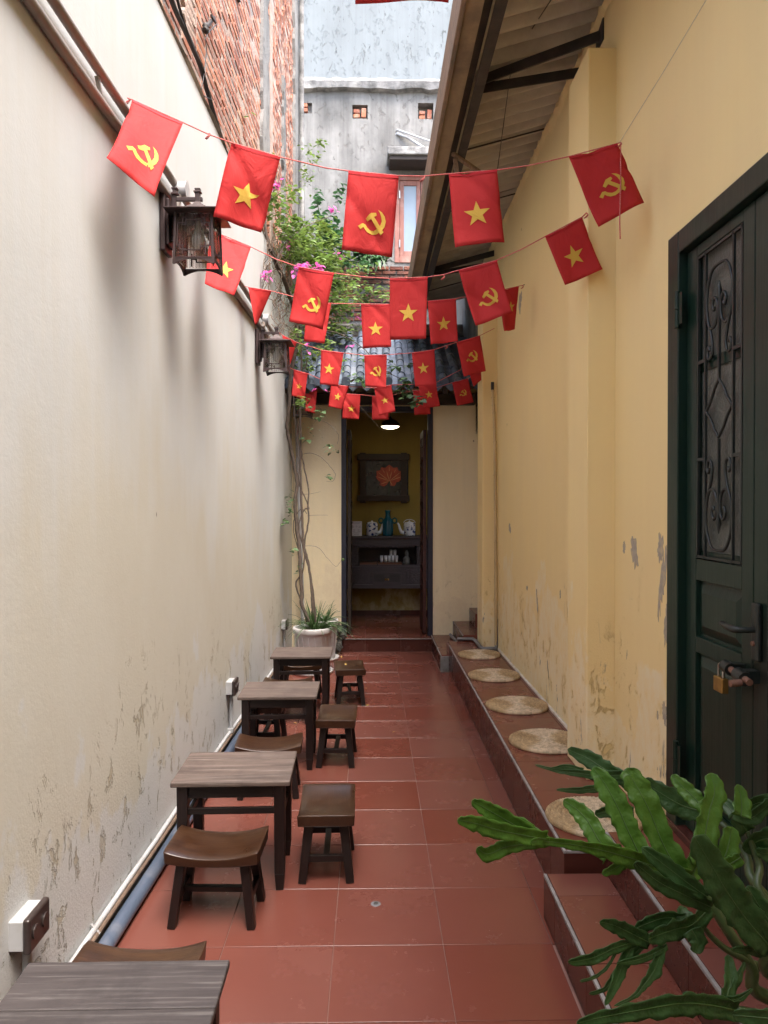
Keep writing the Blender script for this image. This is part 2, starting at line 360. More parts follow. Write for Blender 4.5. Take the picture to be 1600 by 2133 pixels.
M['petiole'] = mat('philodendron_stalk', (.022,.048,.012), .4, (.035,.06,.018), 10)
M['bark'] = mat('vine_bark', (.045,.032,.024), .9, (.085,.062,.047), 40, bump=.004, bscale=70)
M['twig'] = mat('dry_twig', (.11,.075,.055), .9, (.17,.12,.085), 30)
M['bract'] = mat('magenta_bract', (.62,.07,.38), .6, (.68,.16,.45), 20, island=.3, transl=.4)
M['pot'] = mat('white_plastic_pot', (.55,.545,.56), .5, (.49,.485,.49), 5, c3=(.45,.43,.42), s3=4, bump=.003, bscale=26)
M['soil'] = mat('dark_potting_soil', (.035,.026,.02), .95, (.10,.07,.045), 60, bump=.03, bscale=50)
M['deadleaf'] = mat('fallen_yellow_leaf', (.55,.38,.10), .7, (.42,.26,.09), 20, island=.3)
M['rock'] = mat('rubble_stone', (.10,.098,.09), .95, (.035,.035,.033), 16, bump=.02, bscale=30, c3=(.28,.27,.25))
M['porcelain'] = mat('blue_white_porcelain', (.72,.74,.78), .15, (.03,.06,.22), 26, None, .545, .575, spec=.6)
M['white_glaze'] = mat('white_glaze', (.74,.76,.79), .15, spec=.6)
M['blue_glaze'] = mat('teal_glazed_vase', (.008,.085,.12), .12, (.012,.11,.15), 6, spec=.6)
M['teal_glass'] = mat('green_glass_handle', (.02,.09,.085), .15, (.03,.13,.11), 40)
M['paper'] = mat('white_notice_card', (.70,.68,.72), .7)
M['ink'] = mat('grey_notice_print', (.22,.22,.26), .8)
M['lotus'] = mat('lotus_red_lacquer', (.50,.085,.030), .35, (.36,.045,.02), 14)
M['lotus_edge'] = mat('lotus_gold_line', (.72,.38,.15), .4)
M['lacquer'] = mat('black_lacquer_panel', (.010,.011,.012), .25, (.022,.024,.024), 12, c3=(.05,.055,.05), s3=14)
M['frame_wood'] = mat('dark_brown_picture_frame', (.040,.022,.012), .55, (.026,.015,.010), 5, (1,12,12), bump=.002, bscale=60)
M['cup'] = mat('glass_tumbler', (.62,.64,.66), .15)
M['tray'] = mat('brown_bamboo_tray', (.18,.07,.03), .5, (.12,.05,.025), 6, (1,10,10))
M['statue'] = mat('grey_stone_figurine', (.16,.16,.145), .8, (.11,.11,.10), 20)
M['brass'] = mat('worn_brass', (.52,.31,.09), .35, (.38,.22,.07), 30, metal=.85)
M['chrome'] = mat('dull_steel', (.45,.43,.40), .3, metal=1)
M['rust'] = mat('rusty_bolt', (.20,.10,.07), .6, (.30,.16,.11), 30, metal=.3)
M['bamboo'] = mat('bamboo_pole_skin', (.56,.42,.22), .5, (.44,.32,.16), 3, (4,4,1))
M['ground'] = mat('bare_ground', (.16,.14,.12), .95, (.11,.10,.085), 3, bump=.01, bscale=20)
def emit(name, c, s_):
    t = NT(name); e = t.n('Emission', Strength=s_); t.set(e.inputs[0], c); t.t.links.new(e.outputs[0], t.out.inputs[0]); return t.m
M['lit'] = emit('lit_lamp_diffuser', (1,.88,.6), 1.6)
M['shade'] = mat('dark_red_enamel_shade', (.06,.012,.010), .3)
# ================================================================== SETTING
g = MB(); g.add([(-60,-60,-.03),(60,-60,-.03),(60,60,-.03),(-60,60,-.03)], [(0,1,2,3)])
tag(g.build('ground', M['ground']), kind='structure')

_tc = {}
def tile_mesh(sx, sy, h=.010, ch=.0010, key=''):
    k = (round(sx,3), round(sy,3), h, key)
    if k not in _tc:
        a, b = sx/2, sy/2; m = MB()
        lo = [(-a,-b,-h),(a,-b,-h),(a,b,-h),(-a,b,-h)]; md = [(-a,-b,-ch),(a,-b,-ch),(a,b,-ch),(-a,b,-ch)]
        hi = [(-a+ch,-b+ch,0),(a-ch,-b+ch,0),(a-ch,b-ch,0),(-a+ch,b-ch,0)]
        m.add(lo+md+hi, [(0,3,2,1),(0,1,5,4),(1,2,6,5),(2,3,7,6),(3,0,4,7),(4,5,9,8),(5,6,10,9),(6,7,11,10),(7,4,8,11),(8,9,10,11)])
        _tc[k] = m.mesh('tile')
    return _tc[k]
def lay_tile(parent, c, sx, sy, normal='z', m='tile', gap=.003):
    """one ceramic tile centred at c, its face pointing along normal (z, -x or -y)"""
    me = tile_mesh(sx-gap, sy-gap, key=m)
    o = obj('tile', me, M[m], parent)
    off = o.location.copy()
    o.location = off + Vector(c)
    j = lambda a: random.uniform(-a, a)
    if normal == 'z': o.rotation_euler = (j(.0006), j(.0006), j(.0015)); o.location.z += j(.0005)
    elif normal == '-x': o.rotation_euler = (0, -math.pi/2, 0)       # local x -> world z
    elif normal == '-y': o.rotation_euler = (math.pi/2, 0, 0)
    return o
def spans(a, b, start, step):
    cuts = [a]; k = start
    while k < b-1e-6:
        if k > a+.02: cuts.append(k)
        k += step
    if b-cuts[-1] < .02: cuts[-1] = b
    else: cuts.append(b)
    return list(zip(cuts, cuts[1:]))
# ---- alley floor
fl = MB().box((-1.15,-3,-.025), (.80,8.1,-.006)).build('floor', M['grout']); tag(fl, kind='structure')
rows = [(2.28+.4*k, 2.68+.4*k) for k in range(-4, 14)] + [(7.88, 8.055)]
cols = [(.265,.665),(-.135,.265),(-.535,-.135),(-.935,-.535),(-1.06,-.935),(.665,.757)]
for y0, y1 in rows:
    for x0, x1 in cols:
        if x1 > .7 and (y1 < 2.83 or y0 > 7.0): continue
        lay_tile(fl, ((x0+x1)/2, (y0+y1)/2, 0), x1-x0, y1-y0)
# ---- tiled blocks: bench ledge, steps, landings
def block(name, x0, x1, y0, y1, z, ys=None, xcuts=None, riser=True, near=False, zbase=0, ystart=0, nose=True, nearmat='tile_riser', nosy=False):
    t = .010
    core = MB().box((x0+t+.001, y0+(t+.001 if near else 0), zbase-.02), (x1, y1, z-t-.001)).build(name, M['grout'])
    tag(core, kind='structure')
    e = .012 if nose else 0
    xs = xcuts or [x0+e, x1]
    for a, b in zip(xs, xs[1:]):
        for c, d in spans(y0+(e if nosy else 0), y1, ystart, .4): lay_tile(core, ((a+b)/2, (c+d)/2, z), b-a, d-c)
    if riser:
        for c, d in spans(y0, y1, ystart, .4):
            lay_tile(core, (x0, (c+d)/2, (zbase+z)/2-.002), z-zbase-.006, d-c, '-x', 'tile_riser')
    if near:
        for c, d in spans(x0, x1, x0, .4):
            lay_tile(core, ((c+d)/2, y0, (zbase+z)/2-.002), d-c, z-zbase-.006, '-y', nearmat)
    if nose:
        MB().box((x0-.001, y0-(.001 if near else 0), z-.0105), (x0+e-.0015, y1, z+.0008)).build('nosing', M['grout_grey'], core, bevel=.002)
    if nosy:
        MB().box((x0+e, y0-.001, z-.0105), (x1, y0+e-.0015, z+.0008)).build('nosing', M['grout_grey'], core, bevel=.002)
    return core
LEDGE = .25; STEP = .175; LAND = .33
led = block('bench_ledge', .757, 1.215, 2.87, 7.12, LEDGE, near=True, xcuts=[.769,1.165,1.215], ystart=3.08, nosy=True)
MB().beam((1.193,3.97,LEDGE+.006), (1.193,6.99,LEDGE+.006), .02, .016).build('wall_joint', M['grout_white'], led, bevel=.003)
block('lower_step', .672, .917, -.4, 2.845, STEP, ystart=.28, near=False)
block('door_landing', .915, 1.36, -.4, 2.86, LAND, zbase=STEP, ystart=.1, xcuts=[.927,1.19])
# end of the lower step that faces the far end is the bench side; short return tile
block('doorway_step', -.34, .668, 8.06, 8.215, .147, riser=False, near=False, nose=False, xcuts=[-.34,-.06,.33,.668], ystart=9)
ds = bpy.data.objects['doorway_step']
for a, b in ((-.34,-.06),(-.06,.33),(.33,.668)):
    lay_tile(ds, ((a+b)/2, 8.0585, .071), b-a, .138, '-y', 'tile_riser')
MB().box((-.34, 8.0475, .1375), (.668, 8.0545, .1478)).build('nosing', M['grout_grey'], ds, bevel=.002)
sb = block('side_step', .672, .92, 7.11, 8.215, .158, near=False, ystart=7.35)
MB().box((.673,7.1,-.01), (.756,7.125,.146)).build('raw_end', M['concrete'], sb, bevel=.004)
sb2 = block('upper_side_step', .915, 1.215, 7.34, 8.215, .31, near=True, zbase=.158, ystart=7.7, nearmat='tile')
block('top_side_step', 1.10, 1.25, 7.74, 8.215, .46, near=True, zbase=.31, nearmat='tile', ystart=9, nose=False)
MB().box((.757,7.12,-.02), (1.215,7.34,.235)).build('ledge_end', M['grout'], led)
lay_tile(led, (.985,7.225,LEDGE), .43, .2)

# ================================================================== WALLS
def wall_panel(mb, org, ud, vd, nd, u0, u1, v0, v1, holes, depth):
    """front face with rectangular openings and their jambs; org + u*ud + v*vd, openings go back by depth along -nd"""
    us = sorted({u0,u1,*[h[0] for h in holes],*[h[1] for h in holes]}); vs_ = sorted({v0,v1,*[h[2] for h in holes],*[h[3] for h in holes]})
    org, ud, vd, nd = map(Vector, (org,ud,vd,nd)); pt = lambda u, v, d=0: org+ud*u+vd*v-nd*d
    for a, b in zip(us, us[1:]):
        for c, d in zip(vs_, vs_[1:]):
            m = ((a+b)/2, (c+d)/2)
            if any(h[0] < m[0] < h[1] and h[2] < m[1] < h[3] for h in holes): continue
            mb.add([pt(a,c),pt(b,c),pt(b,d),pt(a,d)], [(0,1,2,3)])
    for h in holes:
        dp = h[4] if len(h) > 4 else depth
        a, b, c, d = h[:4]; q = [(a,c),(b,c),(b,d),(a,d)]
        for (p, r_) in zip(q, q[1:]+q[:1]): mb.add([pt(*p),pt(*r_),pt(*r_,dp),pt(*p,dp)], [(0,1,2,3)])
        if len(h) > 5 and h[5]: mb.add([pt(a,c,dp),pt(b,c,dp),pt(b,d,dp),pt(a,d,dp)], [(0,1,2,3)])
    return mb
# ---- left plastered wall
lw = thing('plaster_wall', 'tall cream plastered wall with stained flaking base along the left side', 'wall', LW(4,0))
b = MB(); n = 12
YS = [-3+ (11.35/n)*k for k in range(n+1)]
ZT = 3.93
b.hexa([LW(-3,-.05,-.3), LW(-3,-.05), LW(8.4,-.05), LW(8.4,-.05,-.3)], [LW(-3,ZT,-.3), LW(-3,ZT), LW(8.4,ZT), LW(8.4,ZT,-.3)])
b.build('wall', M['wall_left'], lw)
cop = MB(); prev = None; vs_ = []; fs = []
for k in range(60):
    Y = -3+11.6*k/59; a = random.uniform(-.018,.018); c = random.uniform(-.03,.02)
    vs_ += [LW(Y,ZT-.03,-.02), LW(Y,ZT+.002+a*.5,.012+a*.4), LW(Y,ZT+.075+c,-.03+a*.3), LW(Y,ZT+.12+c,-.14)]
    if k: fs += [((k-1)*4+i, (k-1)*4+i+1, k*4+i+1, k*4+i) for i in range(3)]
cop.add(vs_, fs); cop.build('coping', M['concrete'], lw)
# ---- tall brick wall above it
BX = -.075           # brick face behind the plaster face
bw = thing('brick_wall', 'old eroded orange brick wall rising above the cream plaster wall', 'wall', LW(6,ZT))
SLOT = (6.98, 7.22)
b = MB()
for y0, y1 in ((2.6, SLOT[0]), (SLOT[1], 9.35)):
    b.hexa([LW(y0,ZT-.2,BX-.3), LW(y0,ZT-.2,BX), LW(y1,ZT-.2,BX), LW(y1,ZT-.2,BX-.3)], [LW(y0,8.15,BX-.3), LW(y0,8.15,BX), LW(y1,8.15,BX), LW(y1,8.15,BX-.3)])
b.hexa([LW(SLOT[0],ZT-.2,BX-.3), LW(SLOT[0],ZT-.2,BX-.14), LW(SLOT[1],ZT-.2,BX-.14), LW(SLOT[1],ZT-.2,BX-.3)], [LW(SLOT[0],8.15,BX-.3), LW(SLOT[0],8.15,BX-.14), LW(SLOT[1],8.15,BX-.14), LW(SLOT[1],8.15,BX-.3)])
b.build('mortar_bed', M['mortar'], bw)
def brick_mesh(L, D, H, key, worn=.005):
    rr = random.Random(key); m = MB(); j = lambda: rr.uniform(-worn, worn)
    c = .005; lo = []; hi = []
    for (x, z) in ((-L/2,-H/2),(L/2,-H/2),(L/2,H/2),(-L/2,H/2)):
        lo.append((0, x, z)); hi.append((D+j()*.45, x*(1-2*c/L)+j(), z*(1-2*c/H)+j()*.5))
    mid = [(D*.6, p[1]+j()*.3, p[2]+j()*.3) for p in lo]
    m.add(lo+mid+hi, [(0,1,5,4),(1,2,6,5),(2,3,7,6),(3,0,4,7),(4,5,9,8),(5,6,10,9),(6,7,11,10),(7,4,8,11),(8,9,10,11)])
    return m
bms = [brick_mesh(.203, .022, .047, k) for k in range(6)]; bme = [m.mesh('brick') for m in bms]
bhs = [brick_mesh(.098, .022, .050, 20+k) for k in range(3)]; bhe = [m.mesh('brick') for m in bhs]
cand = []
z = ZT+.13; r = 0
while z < 8.8:
    Y = 3.0 + (.11 if r % 2 else 0)
    while Y < 9.25:
        half = random.random() < .12
        L = .11 if half else .218
        yc = Y+L/2
        if not (SLOT[0]-.16 < yc < SLOT[1]+.16) and z < .70*Y+2.35 and random.random() > .05:
            zz = z+random.uniform(-.004,.004); d = (yc*yc+1+(zz-1.6)**2)
            invis = zz > CAM_H+.69*yc
            cand.append((d*(3 if invis else 1), yc, zz, half, random.uniform(-.017,-.012)))
        Y += L
    z += .066; r += 1
cand.sort()
rest = MB()
for i, (d, Y, z, half, dx) in enumerate(cand):
    if i < 280:
        o = obj('brick', random.choice(bhe if half else bme), M['brick'], bw)
        o.location = o.location + LW(Y, z, BX+dx-.004); o.rotation_euler = (random.uniform(-.02,.02), 0, -.0214)
    else:
        src = random.choice(bhs if half else bms); p = LW(Y, z, BX+dx-.004); a = random.uniform(-.02,.02)
        rest.add([(p.x+v[0], p.y+v[1], p.z+v[2]+a*v[1]) for v in src.v], src.f)
tag(rest.build('bricks_far', M['brick_many'], bw, fix=False), kind='stuff')
# toothed brick ends in the slot
bje = [brick_mesh(.13, .02, .056, 50+k, .008).mesh('brick') for k in range(4)]
z = ZT+.2
while z < 6.6:
    o = obj('brick', random.choice(bje), M['brick'], bw); o.location = o.location + LW(SLOT[1]+.0, z, BX-.075)
    o.rotation_euler = (random.uniform(-.06,.06), 0, -math.pi/2+random.uniform(-.08,.08)); z += .072
# plaster remnants beside the slot and at the far corner
def ragged(name, Y0, Y1, z0, z1, th, m, seed, parent):
    rr = random.Random(seed); n_ = 26; mb = MB(); vs_ = []; fs = []
    for k in range(n_+1):
        zz = z0+(z1-z0)*k/n_; a = rr.uniform(-.035,.035); c = rr.uniform(-.045,.045)
        vs_ += [LW(Y0+a, zz, BX-.01), LW(Y0+a+.008, zz, BX+th), LW(Y1+c-.008, zz, BX+th+rr.uniform(-.004,.004)), LW(Y1+c, zz, BX-.01)]
        if k: fs += [((k-1)*4+i, (k-1)*4+i+1, k*4+i+1, k*4+i) for i in range(3)]
    return mb.add(vs_, fs).build(name, m, parent)
ragged('plaster_remnant', 6.62, SLOT[0]-.01, 4.6, 8.1, .030, M['cement_grey'], 3, bw)
ragged('plaster_remnant', 5.35, 5.62, 5.4, 6.9, .022, M['cement_grey'], 5, bw)
ragged('plaster_remnant', 7.95, 8.14, ZT+.1, 6.2, .028, M['cement_grey'], 9, bw)
ragged('plaster_remnant', 8.9, 9.33, ZT+.1, 8.1, .034, M['cement_grey'], 11, bw)
ragged('plaster_remnant', 4.1, 4.3, 4.25, 4.75, .02, M['mortar'], 13, bw)
# drain pipes at the far corner of the brick wall
for k, (Y, r_) in enumerate(((9.22,.03),(9.40,.022))):
    tag(MB().tube([LW(Y, 3.2, .0), LW(Y, 8.3, .0-.02*k)], r_, 10).build('corner_pipe', M['steel_dark'] if k else M['concrete']),
        ['grey weathered downpipe on the far corner of the brick wall', 'thin black downpipe at the far edge of the brick wall'][k], 'pipe', 'downpipes on the brick wall corner')

# ---- right house wall with pilasters and door opening
RX = 1.2
rw = thing('house_wall', 'yellow ochre house wall with two pilasters and a green door on the right', 'wall', (RX,4,0))
DY0, DY1, DZ0, DZ1 = 1.70, 2.945, LAND, 2.665
b = MB(); wall_panel(b, (RX,0,0), (0,1,0), (0,0,1), (-1,0,0), -3, 8.215, -.05, 6.0, [(DY0,DY1,DZ0,DZ1,.2)], .2)
b.add([(RX,-3,6),(RX,8.215,6),(RX+.3,8.215,6),(RX+.3,-3,6)], [(0,1,2,3)])
b.build('wall', M['wall_right'], rw, fix=False)
PATCH = ((1083,632,.05,.09,0),(1086,618,.03,.05,0),(1322,1150,.045,.085,.3),(1300,1140,.02,.03,0),(1376,1140,.035,.07,0),(1380,1215,.030,.16,-.25),(1388,1300,.022,.10,-.1),(1384,1485,.026,.060,.1),(1370,1490,.010,.02,0),(1119,1252,.02,.10,.2),(1167,1238,.015,.03,0),(1098,1225,.03,.02,0),(1392,1610,.008,.02,0),(1062,1100,.05,.05,.3))
for k, (x, y, sy, sz, sk) in enumerate(PATCH):
    c = PX(x, y, RX-.001); rr = random.Random(k)
    MB().prism([((sy*math.cos(a)*q_+sk*sz*math.sin(a)), sz*math.sin(a)*q_) for a, q_ in [(i*math.pi/20, rr.uniform(.55,1.05)) for i in range(40)]], lambda u, v: c+Vector((-.0006,u,v)), lambda u, v: c+Vector((.004,u,v))).build('scar', M['scar'], rw)
for y0, y1, zt in ((3.61,3.965,3.84),(7.0,7.33,3.9)):
    MB().box((1.062,y0,LEDGE+.001),(RX+.02,y1,zt)).build('pilaster', M['wall_right'], rw, bevel=.006)
MB().box((RX-.03,8.215,2.4),(RX+.3,11.6,6.2)).build('far_wall', M['cement_grey'], rw)
for zc in (1.22,1.95,2.47):    # black hinges of the side door just before the back wall
    MB().box((1.168,7.9,zc-.05),(1.20,7.93,zc+.05)).build('side_door_hinge', M['steel_dark'], rw, bevel=.004)

# ---- unseen wall added behind the viewer to hold back light from there
tag(MB().box((-2.5,-3.4,-.05),(3.5,-3.05,6.5)).build('light_blocking_wall', M['wall_back']), 'added unseen wall behind the viewer that cuts light from that side', 'house')
# ---- rear building
RB = thing('rear_building', 'tall grey cement building with pale blue upper wall closing the alley', 'building', (0,12,0))
QY = 12.0
def q(x, y): p = P(x, y, QY); return p.x, p.z
hx0, hz1 = q(734,218); hx1, hz0 = q(766,247); kx0, kz1 = q(871,214); kx1, kz0 = q(903,248)
wx0, wz1 = q(826,368); wx1 = wx0+.78; wz0 = q(830,541)[1]
ledz = q(800,190)[1]
ux0, uz1 = q(628,214); ux1, uz0 = q(650,236)
b = MB(); wall_panel(b, (0,QY,0), (1,0,0), (0,0,1), (0,-1,0), -2.2, 4.5, 0, ledz, [(hx0,hx1,hz0,hz1,.10,1),(kx0,kx1,kz0,kz1,.16,1),(wx0,wx1,wz0,wz1,.12),(ux0,ux1,uz0,uz1,.06,1)], .12)
b.box((-2.2,QY+.2,0),(4.5,QY+.3,ledz)); b.build('lower_wall', M['cement_grey'], RB, fix=False)
MB().box((-2.2,QY-.03,ledz+.13),(4.5,QY+.3,10.3)).build('upper_wall', M['cement_blue'], RB)
b = MB(); vs_ = []; fs = []
for k in range(50):
    X = -2.2+6.7*k/49; a = random.uniform(-.02,.02); c = random.uniform(-.02,.02)
    vs_ += [(X,QY+.02,ledz-.03+a), (X,QY-.10+c*.4,ledz-.01+a), (X,QY-.12+c*.4,ledz+.10), (X,QY-.03,ledz+.19+c)]
    if k: fs += [((k-1)*4+i,(k-1)*4+i+1,k*4+i+1,k*4+i) for i in range(3)]
b.add(vs_, fs).build('ledge', M['concrete'], RB)
for x0, x1, z0, z1, dp in ((hx0,hx1,hz0,hz1,.10),(kx0,kx1,kz0,kz1,.16),(ux0,ux1,uz0,uz1,.06)):
    w_ = x1-x0
    for cx, cz, L, H, rz_ in ((x0+w_*.28, z0+.05, .10, .06, 0),(x0+w_*.28, z0+.125, .10, .06, .06),(x0+w_*.30, z0+.2, .09, .05, -.05),(x0+w_*.74, z0+.10, .075, .15, .03)):
        if cz+H/2 > z1-.01 or (dp > .14 and cz > z0+.15): continue
        m = MB().box((-L/2,-.05,-H/2),(L/2,.05,H/2)); o = m.build('brick', M['brick'], RB, bevel=.008); o.location = o.location+Vector((cx,QY+dp*.55,cz)); o.rotation_euler = (0,rz_,random.uniform(-.1,.1))
# window
win = MB().box((wx0-.03,QY-.02,wz0-.05),(wx0+.05,QY+.09,wz1+.02)).box((wx1-.05,QY-.02,wz0-.05),(wx1+.03,QY+.09,wz1+.02)).box((wx0+.0505,QY-.02,wz0-.05),(wx1-.0505,QY+.09,wz0+.05)).box((wx0+.0505,QY-.02,wz1-.06),(wx1-.0505,QY+.09,wz1+.02)).build('window', M['window_wood'], RB, bevel=.006)
for s0, s1 in ((wx0+.055, (wx0+wx1)/2-.004), ((wx0+wx1)/2+.004, wx1-.055)):
    MB().box((s0,QY+.0,wz0+.055),(s0+.065,QY+.05,wz1-.065)).box((s1-.065,QY+.0,wz0+.055),(s1,QY+.05,wz1-.065)).box((s0+.0655,QY+.0,wz0+.055),(s1-.0655,QY+.05,wz0+.14)).box((s0+.0655,QY+.0,wz1-.14),(s1-.0655,QY+.05,wz1-.065)).build('sash', M['window_wood'], win, bevel=.005)
    MB().box((s0+.064,QY+.02,wz0+.135),(s1-.064,QY+.028,wz1-.135)).build('pane', M['frost'], win)
for zz in (wz0+.25, wz1-.3): MB().tube([(wx0+.05,QY-.03,zz-.06),(wx0+.05,QY-.03,zz+.06)], .012, 8).build('hinge', M['chrome'], win)
cx0, cz1 = q(806,330); cz0 = q(806,346)[1]
MB().box((cx0,QY-.42,cz0),(cx0+1.4,QY,cz1)).build('canopy', M['concrete'], RB, bevel=.015)
MB().box((cx0+.03,QY-.38,cz0-.07),(cx0+1.4,QY,cz0-.004)).build('canopy_soffit', M['wood_dark'], RB, bevel=.01)
p0, p1, p2 = P(828,278,QY-.02), P(850,287,QY-.06), P(905,322,QY-.15)
tag(MB().tube([p0+Vector((-.03,.06,0)),p0,p1,p2,p2+Vector((.5,0,-.35))], .022, 8).build('wall_pipe', M['pvc_white']), 'white plastic pipe leaving a patched hole above the far window', 'pipe')
tag(MB().tube([p0+Vector((-.03,.06,.05)),p0+Vector((0,-.02,.05)),p1+Vector((.05,-.04,.03)),p2+Vector((.1,0,.16)),p2+Vector((.6,0,-.15))], .014, 8).build('wall_pipe', M['pvc_white']), 'thinner white cable pipe running above its thicker neighbour over far window', 'pipe')
# low brick wall in front of the rear building, vines growing over it
lb = thing('low_brick_wall', 'sooty broken brick wall below the far window behind the vines', 'wall', (0,11.6,0))
LBZ = P(800,552,11.6).z
MB().box((-2.0,11.62,0),(2.4,11.95,LBZ-.02)).build('wall_core', M['concrete'], lb)
dm = [brick_mesh(.205,.03,.055,80+k,.006).mesh('brick') for k in range(5)]
z = LBZ-.05; r = 0
while z > 4.0:
    X = -1.15+(.11 if r % 2 else 0)
    while X < .95:
        bare = (z < LBZ-.75 and X > .15) or random.random() < .13
        if not bare:
            o = obj('brick', random.choice(dm), M['brick'] if (X > .45 and z > LBZ-.25) else M['brick_dark'], lb)
            o.location = o.location+Vector((X, 11.622+random.uniform(-.004,.008), z+random.uniform(-.004,.004))); o.rotation_euler = (0,0,-math.pi/2)
        X += .222
    z -= .072; r += 1

# ---- back house across the end of the alley
BH = thing('back_house', 'small yellow house at the alley end with blue grey tile eave and doorway', 'house', (.2,8.2,0))
BY = 8.215
D0, D1, DT = P(711,1000,8.2).x, P(902,1000,8.2).x, 2.70
b = MB(); wall_panel(b, (0,BY,0), (1,0,0), (0,0,1), (0,-1,0), -1.2, RX+.05, -.02, 3.08, [(D0,D1,.10,DT,.18)], .18)
wall_panel(b, (0,BY+.18,0), (1,0,0), (0,0,1), (0,1,0), -1.2, RX+.3, -.02, 3.08, [(D0,D1,.10,DT,.001)], .0)
b.build('front_wall', M['wall_back'], BH, fix=False)
for (x0, x1, z0, z1) in ((D0,D0+.055,.148,DT),(D1-.055,D1,.148,DT),(D0+.0552,D1-.0552,DT-.06,DT)):
    MB().box((x0,BY-.012,z0),(x1,BY+.10,z1)).build('door_frame', M['navy'], BH, bevel=.004)
# inner room
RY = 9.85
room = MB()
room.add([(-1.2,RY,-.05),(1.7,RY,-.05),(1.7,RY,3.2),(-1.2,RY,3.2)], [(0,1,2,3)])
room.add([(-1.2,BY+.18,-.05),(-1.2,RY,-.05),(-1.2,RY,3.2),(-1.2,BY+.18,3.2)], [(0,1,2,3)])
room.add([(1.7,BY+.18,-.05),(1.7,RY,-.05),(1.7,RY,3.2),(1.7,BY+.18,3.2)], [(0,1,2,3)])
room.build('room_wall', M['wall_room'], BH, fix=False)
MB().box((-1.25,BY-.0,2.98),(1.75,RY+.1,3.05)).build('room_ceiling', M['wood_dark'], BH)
rf = MB().box((-1.2,8.216,.05),(1.7,RY,.135)).build('room_floor', M['grout'], BH)
for x0, x1 in ((-.86,-.46),(-.46,-.06),(-.06,.33),(.33,.73),(.73,1.13)):
    for y0, y1 in spans(8.217, RY, 8.35, .4): 
        o = lay_tile(rf, ((x0+x1)/2,(y0+y1)/2,.147), x1-x0, y1-y0)
MB().box((-1.2,RY-.012,.14),(1.7,RY-.001,.20)).build('skirting', M['tile_riser'], rf)
# open door leaves folded inwards
def leaf(x, sgn):
    lf = MB().box((x-.018,8.30,.16),(x+.018,8.82,.62)).box((x-.018,8.30,.62),(x+.018,8.37,2.45)).box((x-.018,8.75,.62),(x+.018,8.82,2.45)).box((x-.018,8.37,2.37),(x+.018,8.75,2.45)).box((x-.018,8.37,1.06),(x+.018,8.75,1.14)).build('door_leaf', M['door_brown'] if sgn > 0 else M['wood_dark'], BH, bevel=.004)
    MB().box((x-.008,8.37,.62),(x+.008,8.75,2.37)).build('leaf_panel', M['door_brown'] if sgn > 0 else M['wood_dark'], lf)
    for k in range(14):
        zz = .70+k*.12
        MB().beam((x-.02*sgn,8.40,zz),(x-.02*sgn,8.72,zz+(.06 if k % 2 else -.03)),.012,.02).build('carving', M['door_brown'] if sgn > 0 else M['wood_dark'], lf)
leaf(D1-.085, 1); leaf(D0+.085, -1)
# tiled eave
EY, EZ = 7.66, 2.865; SL = math.tan(R(30)); NX = 15
def rp(x, d, up=0): return Vector((x, EY+d*math.cos(R(30))-up*math.sin(R(30)), EZ+d*math.sin(R(30))+up*math.cos(R(30))))
roof = MB().hexa([rp(-1.0,-.02,-.05),rp(1.15,-.02,-.05),rp(1.15,1.75,-.05),rp(-1.0,1.75,-.05)],[rp(-1.0,-.02,-.02),rp(1.15,-.02,-.02),rp(1.15,1.75,-.02),rp(-1.0,1.75,-.02)]).build('roof', M['wood_dark'], BH)
def half_tile(L, r_, th, up, taper=.9, n=8):
    m = MB(); vs_ = []; fs = []
    for e, rr in ((0, r_), (L, r_*taper)):
        for k in range(n+1):
            a = math.pi*k/n
            vs_.append((rr*math.cos(a), e, (rr*math.sin(a) if up else -rr*math.sin(a)*.45)))
    for k in range(n): fs.append((k, k+1, n+1+k+1, n+1+k))
    m.add(vs_, fs, True)
    vs2 = [(x*(1-th/r_), y, z*(1-th/r_)-(0 if up else .006)) for x, y, z in vs_]
    m.add(vs2, [tuple(reversed(f)) for f in fs], True)
    m.add(vs_[:n+1]+vs2[:n+1], [(k, k+1, n+1+k+1, n+1+k) for k in range(n)])
    return m.mesh('tile', False)
round_me = half_tile(.235, .043, .010, True); pan_me = half_tile(.16, .068, .012, False, .95)
cap_m = MB(); cap_m.tube([(0,-.012,0),(0,.004,0)], .047, 16); cap_m.lathe([(.034,0),(.034,.006),(.028,.006),(.028,0)], (0,0,0), 16); cap_me = MB().tube([(0,-.012,.008),(0,.006,.008)], .047, 16).mesh('end_cap')
drip_me = MB().prism([(-.065,.004),(.065,.004),(.05,-.03),(.02,-.055),(0,-.07),(-.02,-.055),(-.05,-.03)], lambda u, v: Vector((u,-.008,v)), lambda u, v: Vector((u,.004,v))).mesh('drip_tile')
rot = R(30)
for i in range(NX):
    x = -.98+.145*i
    for d in range(8):
        o = obj('tile', round_me, M['roof_tile'], roof); o.location = o.location+rp(x+random.uniform(-.004,.004), -.01+d*.205, .012+.004*random.random()); o.rotation_euler = (rot-.03, 0, random.uniform(-.02,.02))
    o = obj('end_cap', cap_me, M['roof_tile'], roof); o.location = o.location+rp(x, -.015, .018); o.rotation_euler = (rot*.4,0,0)
    for d in range(11):
        o = obj('tile', pan_me, M['roof_tile'], roof); o.location = o.location+rp(x+.0725, -.01+d*.145, .010+.002*random.random()); o.rotation_euler = (rot+.05, 0, random.uniform(-.02,.02))
    o = obj('drip_tile', drip_me, M['roof_tile'], roof); o.location = o.location+rp(x+.0725,-.012,-.008); o.rotation_euler = (.15,0,0)
for k in range(9): 
    x = -.9+.24*k
    MB().beam(rp(x,0,-.085), rp(x,1.7,-.085), .05, .06).build('rafter', M['wood_dark'], roof)
